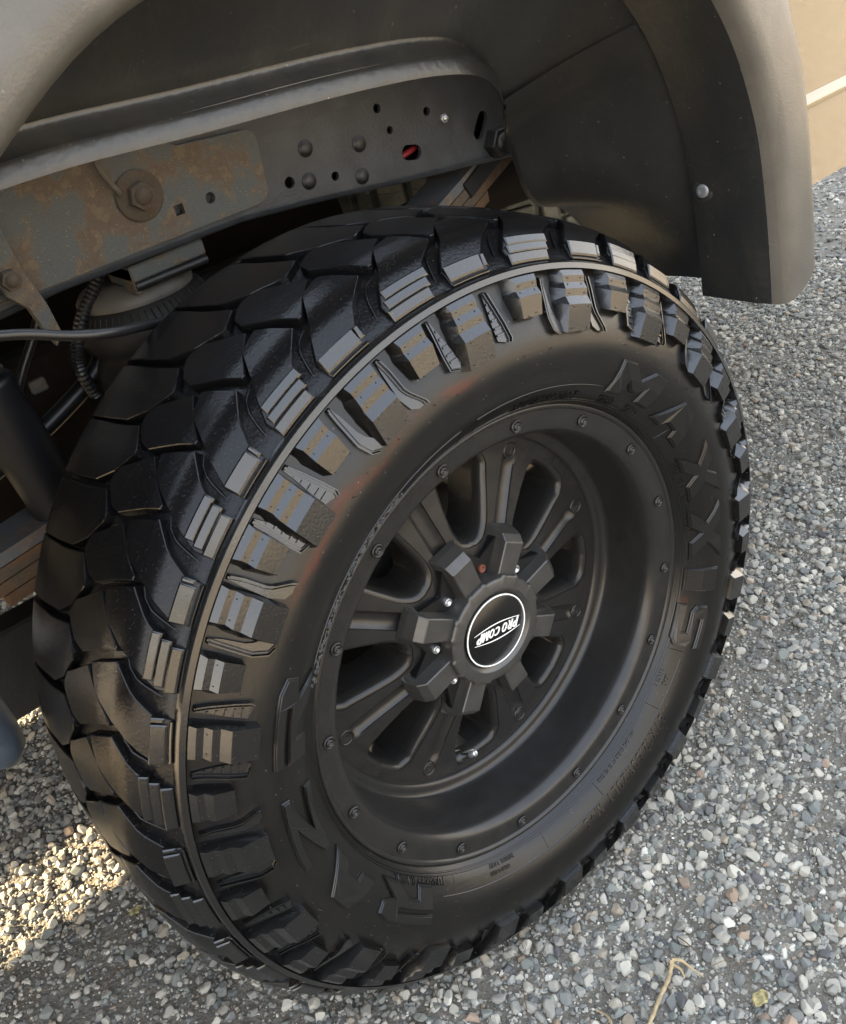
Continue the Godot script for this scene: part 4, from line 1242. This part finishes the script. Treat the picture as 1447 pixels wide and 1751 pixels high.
	lathe(st, [[0.29, -1.86], [0.38, -1.885], [0.44, -1.86], [0.465, -1.80], [0.47, -1.70], [0.465, -1.60], [0.44, -1.565], [0.38, -1.55], [0.29, -1.58], [0.26, -1.62], [0.0, -1.64]], 80, Vector3(0, HUB, 0))
	obj("far_tyre", st, M.tread, truck)
	var spare := Node3D.new(); spare.name = "spare_tyre"; truck.add_child(spare, true)
	spare.position = Vector3(0.87, 0.70, -1.0)
	tag(spare, "dusty brown spare tyre slung under the bed")
	st = st_new()
	lathe_t(st, [[0.20, 0.10], [0.30, 0.125], [0.355, 0.112], [0.378, 0.095], [0.381, 0.0], [0.378, -0.095], [0.355, -0.112], [0.30, -0.125], [0.20, -0.10]], 90, Transform3D(Basis(Vector3.RIGHT, -PI / 2), Vector3.ZERO))
	obj("spare_carcass", st, M.spare, spare)
	for i in 64:
		var a := TAU * i / 64
		var s := st_new()
		var t := Transform3D(Basis(Vector3.UP, -a), Vector3.ZERO)
		var j := 0.008 * (i % 3 - 1)
		for q in [[-0.082, 0.042], [-0.036, 0.038], [0.006, 0.036], [0.044, 0.036], [0.083, 0.044]]:
			box(s, Vector3(0.387, q[0], j), Vector3(0.018, q[1], 0.0305), 0.002, t)
		box(s, Vector3(0.366, 0.104, j), Vector3(0.03, 0.016, 0.028), 0.002, t)
		obj("spare_tread", s, M.spare, spare)

# ---------------------------------------------------------------- ground
func stone_mesh(seed_: int, sub: int) -> ArrayMesh:
	var r := RandomNumberGenerator.new(); r.seed = seed_
	var t := (1.0 + sqrt(5.0)) / 2.0
	var vs := [Vector3(-1, t, 0), Vector3(1, t, 0), Vector3(-1, -t, 0), Vector3(1, -t, 0), Vector3(0, -1, t), Vector3(0, 1, t), Vector3(0, -1, -t), Vector3(0, 1, -t), Vector3(t, 0, -1), Vector3(t, 0, 1), Vector3(-t, 0, -1), Vector3(-t, 0, 1)]
	var fs := [[0, 11, 5], [0, 5, 1], [0, 1, 7], [0, 7, 10], [0, 10, 11], [1, 5, 9], [5, 11, 4], [11, 10, 2], [10, 7, 6], [7, 1, 8], [3, 9, 4], [3, 4, 2], [3, 2, 6], [3, 6, 8], [3, 8, 9], [4, 9, 5], [2, 4, 11], [6, 2, 10], [8, 6, 7], [9, 8, 1]]
	for i in vs.size(): vs[i] = vs[i].normalized()
	for k in sub:
		var nf := []; var mid := {}
		for f in fs:
			var m := []
			for e in 3:
				var a: int = mini(f[e], f[(e + 1) % 3]); var b: int = maxi(f[e], f[(e + 1) % 3])
				var key := a * 100000 + b
				if not mid.has(key):
					vs.append(((vs[a] + vs[b]) / 2.0).normalized()); mid[key] = vs.size() - 1
				m.append(mid[key])
			nf.append([f[0], m[0], m[2]]); nf.append([f[1], m[1], m[0]]); nf.append([f[2], m[2], m[1]]); nf.append([m[0], m[1], m[2]])
		fs = nf
	var planes := []
	for i in 15: planes.append([Vector3(r.randfn(), r.randfn(), r.randfn()).normalized(), r.randf_range(0.50, 0.84)])
	var sc := Vector3(1.0, r.randf_range(0.55, 0.85), r.randf_range(0.65, 1.0))
	var n := FastNoiseLite.new(); n.seed = seed_; n.frequency = 0.7
	for i in vs.size():
		var v: Vector3 = vs[i]
		for p in planes:
			var d: float = v.dot(p[0]) - p[1]
			if d > 0.0: v -= p[0] * d * 0.98
		v *= 1.0 + 0.05 * n.get_noise_3dv(v * 2.0)
		vs[i] = v * sc
	var st := st_new(); st.set_smooth_group(0xFFFFFFFF if seed_ % 2 == 0 else 1)
	for f in fs: tri(st, vs[f[0]], vs[f[2]], vs[f[1]])
	st.generate_normals()
	return st.commit()

func stone_color(r: RandomNumberGenerator) -> Color:      # linear base colours of river gravel
	var u := r.randf()
	var c := Color(0.25, 0.255, 0.25)
	if u < 0.30: c = Color(0.31, 0.30, 0.275)
	elif u < 0.47: c = Color(0.20, 0.205, 0.20)
	elif u < 0.57: c = Color(0.23, 0.245, 0.23)
	elif u < 0.86: c = Color(0.47, 0.445, 0.39)
	elif u < 0.905: c = Color(0.37, 0.32, 0.255)
	elif u < 0.92: c = Color(0.33, 0.25, 0.19)
	elif u < 0.96: c = Color(0.55, 0.53, 0.48)
	else: c = Color(0.12, 0.12, 0.125)
	var k := r.randf_range(0.85, 1.32)
	return Color(c.r * k * 0.93, c.g * k * 0.91, c.b * k * 0.86)

func ground_y(x: float, z: float) -> float:
	return 0.004 + 0.006 * noise.get_noise_2d(x * 160.0, z * 160.0) + 0.003 * noise.get_noise_2d(x * 900.0, z * 900.0)

func bare(x: float, z: float) -> float:     # 0 where gravel lies thick, 1 on bare dirt
	return smoothstep(0.14, 0.40, noise.get_noise_2d(x * 260.0 + 500.0, z * 260.0))

func build_ground() -> void:
	noise.seed = 77; noise.frequency = 0.01; noise.fractal_octaves = 3
	var st := st_new()
	st.set_smooth_group(1)
	# the wide yard, with a hole-free sheet under the near patch
	quad(st, Vector3(-120, -0.012, -120), Vector3(120, -0.012, -120), Vector3(120, -0.012, 120), Vector3(-120, -0.012, 120))
	var yard := obj("gravel_yard", st, M.yard)
	tag(yard, "", "", "", "structure")
	st = st_new()
	var rows := []
	var nx := 250; var nz := 180
	for j in nz + 1:
		var row := []
		for i in nx + 1:
			var x := lerpf(-2.0, 5.5, float(i) / nx); var z := lerpf(-3.6, 1.8, float(j) / nz)
			var e := minf(minf(i, nx - i), minf(j, nz - j)) / 6.0
			row.append(Vector3(x, lerpf(-0.03, ground_y(x, z), clampf(e, 0.0, 1.0)), z))
		rows.append(row)
	grid(st, rows, 1)
	var ground := obj("ground", st, M.ground)
	tag(ground, "", "", "", "structure")
	# gravel: many small stones, fewer larger ones
	var r := RandomNumberGenerator.new(); r.seed = 900
	var sets := []
	for i in 7: sets.append({"mesh": stone_mesh(100 + i, 2), "t": [], "c": [], "m": M.stone, "called": "gravel"})
	for i in 4: sets.append({"mesh": stone_mesh(200 + i, 1), "t": [], "c": [], "m": M.grit, "called": "grit"})
	var big := []
	var put := func(n: int, x0: float, x1: float, z0: float, z1: float, s0: float, s1: float, first: int, last: int, keep: float) -> void:
		for i in n:
			var x := r.randf_range(x0, x1); var z := r.randf_range(z0, z1)
			var b := bare(x, z)
			if r.randf() < b * keep: continue
			# smaller sizes are commoner
			var s := s0 + (s1 - s0) * pow(r.randf(), 1.9)
			if Vector2(x, (z + 0.13) * 0.75).length() < 0.13 and s > 0.009: continue
			var k := r.randi_range(first, last)
			var bs := Basis.from_euler(Vector3(r.randfn() * 0.35, r.randf() * TAU, r.randfn() * 0.35)).scaled_local(Vector3(s, s, s))
			sets[k].t.append(Transform3D(bs, Vector3(x, ground_y(x, z) + s * r.randf_range(-0.15, 0.42), z)))
			sets[k].c.append(stone_color(r))
	put.call(82000, -1.25, 2.2, -1.9, 0.75, 0.0036, 0.0128, 0, 6, 0.55)
	put.call(90000, -1.25, 2.2, -1.9, 0.75, 0.0026, 0.0062, 0, 6, 0.40)
	put.call(34000, 2.2, 5.4, -3.5, 0.6, 0.005, 0.015, 0, 6, 0.6)
	put.call(150000, -1.25, 2.0, -1.9, 0.75, 0.0012, 0.0036, 7, 10, 0.25)
	var holders := {}
	for s in sets:
		var mm := MultiMesh.new()
		mm.transform_format = MultiMesh.TRANSFORM_3D; mm.use_colors = true; mm.mesh = s.mesh
		mm.instance_count = s.t.size()
		for i in s.t.size():
			mm.set_instance_transform(i, s.t[i]); mm.set_instance_color(i, s.c[i])
		var o := MultiMeshInstance3D.new(); o.name = s.called; o.multimesh = mm; o.material_override = s.m
		if not holders.has(s.called):
			var h := Node3D.new(); h.name = s.called; add_child(h)
			tag(h, "loose grey gravel covering the ground" if s.called == "gravel" else "fine grit and crushed stone between the pebbles", s.called, "", "stuff")
			holders[s.called] = h
		o.name = "loose_stones" if s.called == "gravel" else "loose_grit"
		o.set_meta("kind", "stuff")
		holders[s.called].add_child(o, true)
	# the larger pebbles, each a piece of its own
	var mats := []
	for i in 14:
		var m: StandardMaterial3D = M.stone.duplicate()
		m.vertex_color_use_as_albedo = false
		m.albedo_color = stone_color(r).linear_to_srgb()
		mats.append(m)
	var n := 0
	while n < 290:
		var near := n < 215
		var x := r.randf_range(-0.85, 1.0) if near else r.randf_range(0.7, 2.0)
		var z := r.randf_range(-1.0, 0.42)
		if Vector2(x, (z + 0.13) * 0.8).length() < 0.20: continue
		if r.randf() < bare(x, z) * 0.6: continue
		var s := r.randf_range(0.0105, 0.0158)
		var bs := Basis.from_euler(Vector3(r.randfn() * 0.25, r.randf() * TAU, r.randfn() * 0.25)).scaled_local(Vector3(s, s, s))
		inst("stone", sets[n % 7].mesh, mats[r.randi() % 14], ground, Transform3D(bs, Vector3(x, ground_y(x, z) + s * 0.32, z)))
		n += 1
	# litter: pine needles and bits of stalk
	st = st_new()
	for i in 520:
		var x := r.randf_range(-0.95, 1.3); var z := r.randf_range(-1.0, 0.45)
		var a := r.randf() * TAU; var l := r.randf_range(0.006, 0.022)
		var y := ground_y(x, z) + r.randf_range(0.006, 0.013)
		var d := Vector3(cos(a), r.randf_range(-0.2, 0.2), sin(a)) * l
		tube(st, [Vector3(x, y, z) - d, Vector3(x, y + 0.002, z), Vector3(x, y, z) + d], r.randf_range(0.0003, 0.0008), 4)
	tag(obj("plant_litter", st, M.litter), "brown needles and stalk bits scattered on the gravel", "litter", "", "stuff")

func build_small_things() -> void:
	# dry pale root
	var root := Node3D.new(); root.name = "dry_root"; add_child(root)
	root.position = Vector3(-0.03, 0.0, 0.19)
	tag(root, "pale dry forked root lying on the gravel beside the tyre", "root")
	var st := st_new()
	var p := smooth_path([Vector3(-0.15, 0.012, 0.040), Vector3(-0.095, 0.014, 0.020), Vector3(-0.053, 0.016, 0.012), Vector3(-0.018, 0.016, 0.001), Vector3(0.004, 0.019, -0.004), Vector3(0.018, 0.024, -0.009), Vector3(0.025, 0.028, -0.013)], 6)
	var rr := []
	for i in p.size(): rr.append(lerpf(0.0022, 0.0030, float(i) / p.size()) * (1.0 + 0.18 * sin(i * 1.9)))
	tube(st, p, rr, 9)
	obj("stalk", st, M.root, root)
	for b in [[[0.025, 0.028, -0.013], [0.033, 0.026, -0.006], [0.036, 0.020, 0.008], [0.040, 0.013, 0.022]], [[0.021, 0.026, -0.012], [0.026, 0.020, -0.002], [0.023, 0.014, 0.007]], [[-0.10, 0.014, 0.022], [-0.093, 0.013, -0.004], [-0.077, 0.011, -0.03], [-0.08, 0.009, -0.05]]]:
		st = st_new()
		var q := smooth_path(b.map(func(v): return Vector3(v[0], v[1], v[2])), 6)
		var r2 := []
		for i in q.size(): r2.append(lerpf(0.0026, 0.0007, float(i) / q.size()))
		tube(st, q, r2, 7)
		obj("side_root", st, M.root, root)
	# two crumpled yellow leaves
	var spots := [[Vector3(0.031, 0.013, 0.277), "crumpled yellow dry leaf on the gravel beside the pale root", 0.011], [Vector3(-0.467, 0.013, -0.465), "small crumpled yellow leaf on the gravel behind the tyre", 0.009]]
	for s in spots:
		st = st_new()
		var rows := []
		var r := RandomNumberGenerator.new(); r.seed = 31 + rows.size()
		for i in 8:
			var row := []
			for j in 8:
				var u := i / 7.0 - 0.5; var v := j / 7.0 - 0.5
				var w := sqrt(maxf(0.02, 1.0 - pow(u * 2.0, 2.0)))
				row.append(Vector3(u * 2.0 * s[2], (sin(u * 9.0 + v * 7.0) * 0.25 + r.randf() * 0.45) * s[2], v * 1.5 * w * s[2]))
			rows.append(row)
		grid(st, rows, 1)
		var back := []
		for row in rows: back.append(row.map(func(v): return v + Vector3(0, 0.0006, 0)))
		grid(st, back, 1)
		var o := obj("dry_leaf", st, M.dry_leaf)
		o.position = s[0]
		tag(o, s[1], "leaf")

# ---------------------------------------------------------------- what the glossy faces mirror, across the yard
func build_surroundings() -> void:
	var st := st_new()
	quad(st, Vector3(-120, -0.006, 17.0), Vector3(120, -0.006, 17.0), Vector3(120, -0.006, 22.5), Vector3(-120, -0.006, 22.5))
	tag(obj("road", st, M.road), "", "", "", "structure")
	st = st_new()
	var rows := []
	for i in 61:
		var x := -120.0 + i * 4.0
		rows.append([Vector3(x, -0.005, 22.8), Vector3(x, 0.5 + 0.15 * sin(x * 0.7), 25.0), Vector3(x, 1.3 + 0.3 * sin(x * 0.31), 29.0), Vector3(x, 1.5, 60.0)])
	grid(st, rows, 1)
	tag(obj("bank", st, M.grass), "", "", "", "structure")
	var r := RandomNumberGenerator.new(); r.seed = 400
	var proto: Node3D = null
	for i in 15:
		var t: Node3D
		if i < 3:
			t = Node3D.new(); t.name = "roadside_tree" if i == 0 else "roadside_tree_%03d" % i; add_child(t)
			var s := st_new()
			var h := 6.5 + r.randf() * 2.0
			tube(s, [Vector3.ZERO, Vector3(0.1, h * 0.4, 0.05), Vector3(0.0, h * 0.85, 0.0)], [0.22, 0.15, 0.05], 8)
			for k in 6:
				var a := r.randf() * TAU
				tube(s, [Vector3(0.05, h * (0.3 + 0.08 * k), 0.0), Vector3(cos(a) * 1.6, h * (0.42 + 0.08 * k), sin(a) * 1.6)], [0.07, 0.02], 6)
			obj("trunk", s, M.bark, t)
			s = st_new()
			s.set_smooth_group(0xFFFFFFFF)
			for c in 46:
				var a := r.randf() * TAU; var yy := lerpf(0.22, 1.05, r.randf()); var rad := 2.1 * sqrt(r.randf()) * sin(PI * clampf(yy * 0.85 + 0.08, 0.0, 1.0))
				var cc := Vector3(cos(a) * rad, h * yy, sin(a) * rad)
				for l in 55:
					var p := cc + Vector3(r.randfn(), r.randfn() * 0.7, r.randfn()) * 0.42
					var d := Vector3(r.randfn(), r.randfn(), r.randfn()).normalized() * 0.17; var e := d.cross(Vector3(r.randfn(), r.randfn(), r.randfn()).normalized()) * 0.6
					var g := r.randf_range(0.7, 1.3)
					s.set_color(Color(0.055 * g, 0.085 * g, 0.028 * g))
					tri(s, p - d, p + e, p + d); tri(s, p - d, p + d, p - e)
			obj("crown", s, M.foliage, t)
		else:
			t = get_node("roadside_tree" if i % 3 == 0 else "roadside_tree_%03d" % (i % 3)).duplicate()
			t.name = "roadside_tree_%03d" % i
			add_child(t)
		t.position = Vector3(-48.0 + i * 7.4 + r.randf_range(-1.2, 1.2), 1.4, 46.0 + r.randf_range(0.0, 9.0))
		t.rotation.y = r.randf() * TAU
		t.scale = Vector3.ONE * r.randf_range(0.85, 1.2)
		tag(t, "green leafy tree on the bank across the road", "tree", "trees across the road")


func build_shade_car() -> void:      # unseen, added beyond the truck only to shade the gravel behind it
	var car := Node3D.new(); car.name = "added_shade_car"; add_child(car)
	car.position = Vector3(-2.12, 0.0, -4.4)
	tag(car, "unseen grey car shape added beyond the pickup to shade the gravel", "car")
	var side := PackedVector2Array([Vector2(-1.95, 0.30), Vector2(1.75, 0.30), Vector2(1.80, 0.62), Vector2(1.76, 1.15), Vector2(1.60, 1.84), Vector2(1.2, 1.92), Vector2(-0.55, 1.90), Vector2(-1.05, 1.22), Vector2(-1.85, 1.06), Vector2(-2.0, 0.6)])
	var st := st_new()
	var place := func(x: float, y: float, z: float) -> Vector3: return Vector3(x, y, z)
	prism(st, side, 0.0, 0.84, 0.10, place); prism(st, side, 0.0, -0.84, 0.10, place)
	obj("body", st, M.paint, car)
	for z in [0.842, -0.842]:
		for w in [[Vector2(-0.92, 1.24), Vector2(-0.48, 1.74), Vector2(0.10, 1.76), Vector2(0.10, 1.24)], [Vector2(0.18, 1.24), Vector2(0.18, 1.76), Vector2(1.15, 1.76), Vector2(1.4, 1.70), Vector2(1.52, 1.24)]]:
			st = st_new()
			prism(st, PackedVector2Array(w), z - 0.004 * signf(z), z + 0.004 * signf(z), 0.002, place)
			obj("window", st, M.glass, car)
		for x in [-1.28, 1.18]:
			st = st_new()
			lathe(st, [[0.0, 0.02], [0.18, 0.01], [0.20, 0.03], [0.30, 0.03], [0.32, 0.0], [0.32, -0.16], [0.0, -0.16]], 40, Vector3.ZERO)
			var o := obj("wheel", st, M.hose, car)
			o.position = Vector3(x, 0.32, z); o.rotation.y = 0.0 if z > 0.0 else PI

# ---------------------------------------------------------------- the scene
func _ready() -> void:
	rng.seed = 1
	# camera: a phone held about 1.2 m up, a little tilted
	var cam := Camera3D.new()
	cam.name = "camera"
	cam.transform = Transform3D(Basis(Vector3(0.747534, -0.215097, 0.628432), Vector3(0.481041, 0.827730, -0.288897), Vector3(-0.458031, 0.518262, 0.722227)), Vector3(-0.50606, 1.16425, 0.66976))
	cam.fov = 56.93; cam.near = 0.02; cam.far = 400.0
	add_child(cam); cam.current = true
	# sky and exposure
	var env := Environment.new()
	env.background_mode = Environment.BG_SKY
	var sky := Sky.new(); var sm := ProceduralSkyMaterial.new()
	sm.sky_top_color = Color(0.60, 0.64, 0.70); sm.sky_horizon_color = Color(0.95, 0.91, 0.84); sm.sky_curve = 0.16
	sm.ground_horizon_color = Color(0.55, 0.52, 0.47); sm.ground_bottom_color = Color(0.35, 0.32, 0.28)
	sm.sky_energy_multiplier = 0.85; sm.sun_angle_max = 4.0
	sky.sky_material = sm
	env.sky = sky
	env.tonemap_mode = Environment.TONE_MAPPER_LINEAR
	env.tonemap_exposure = 11.5
	env.sdfgi_enabled = true; env.ssao_enabled = true; env.ssil_enabled = true
	var we := WorldEnvironment.new(); we.name = "world_environment"; we.environment = env
	add_child(we)
	# low warm sun from the far side, ahead of the truck
	var sun := DirectionalLight3D.new()
	sun.name = "sun"
	sun.transform = Transform3D(Basis.looking_at(Vector3(0.78, -0.385, 0.62).normalized(), Vector3.UP), Vector3(-8, 4, -6))
	sun.light_color = Color(1.0, 0.90, 0.74); sun.light_energy = 1.6; sun.light_angular_distance = 0.5
	sun.shadow_enabled = true
	add_child(sun)

	make_materials()
	build_ground()
	build_surroundings()
	var truck := Node3D.new(); truck.name = "pickup_truck"
	add_child(truck)
	tag(truck, "lifted pickup truck seen close at its rear wheel and arch", "pickup truck")
	build_body(truck)
	build_chassis(truck)
	build_wheel(truck)
	build_tyre(truck)
	build_small_things()
	build_shade_car()
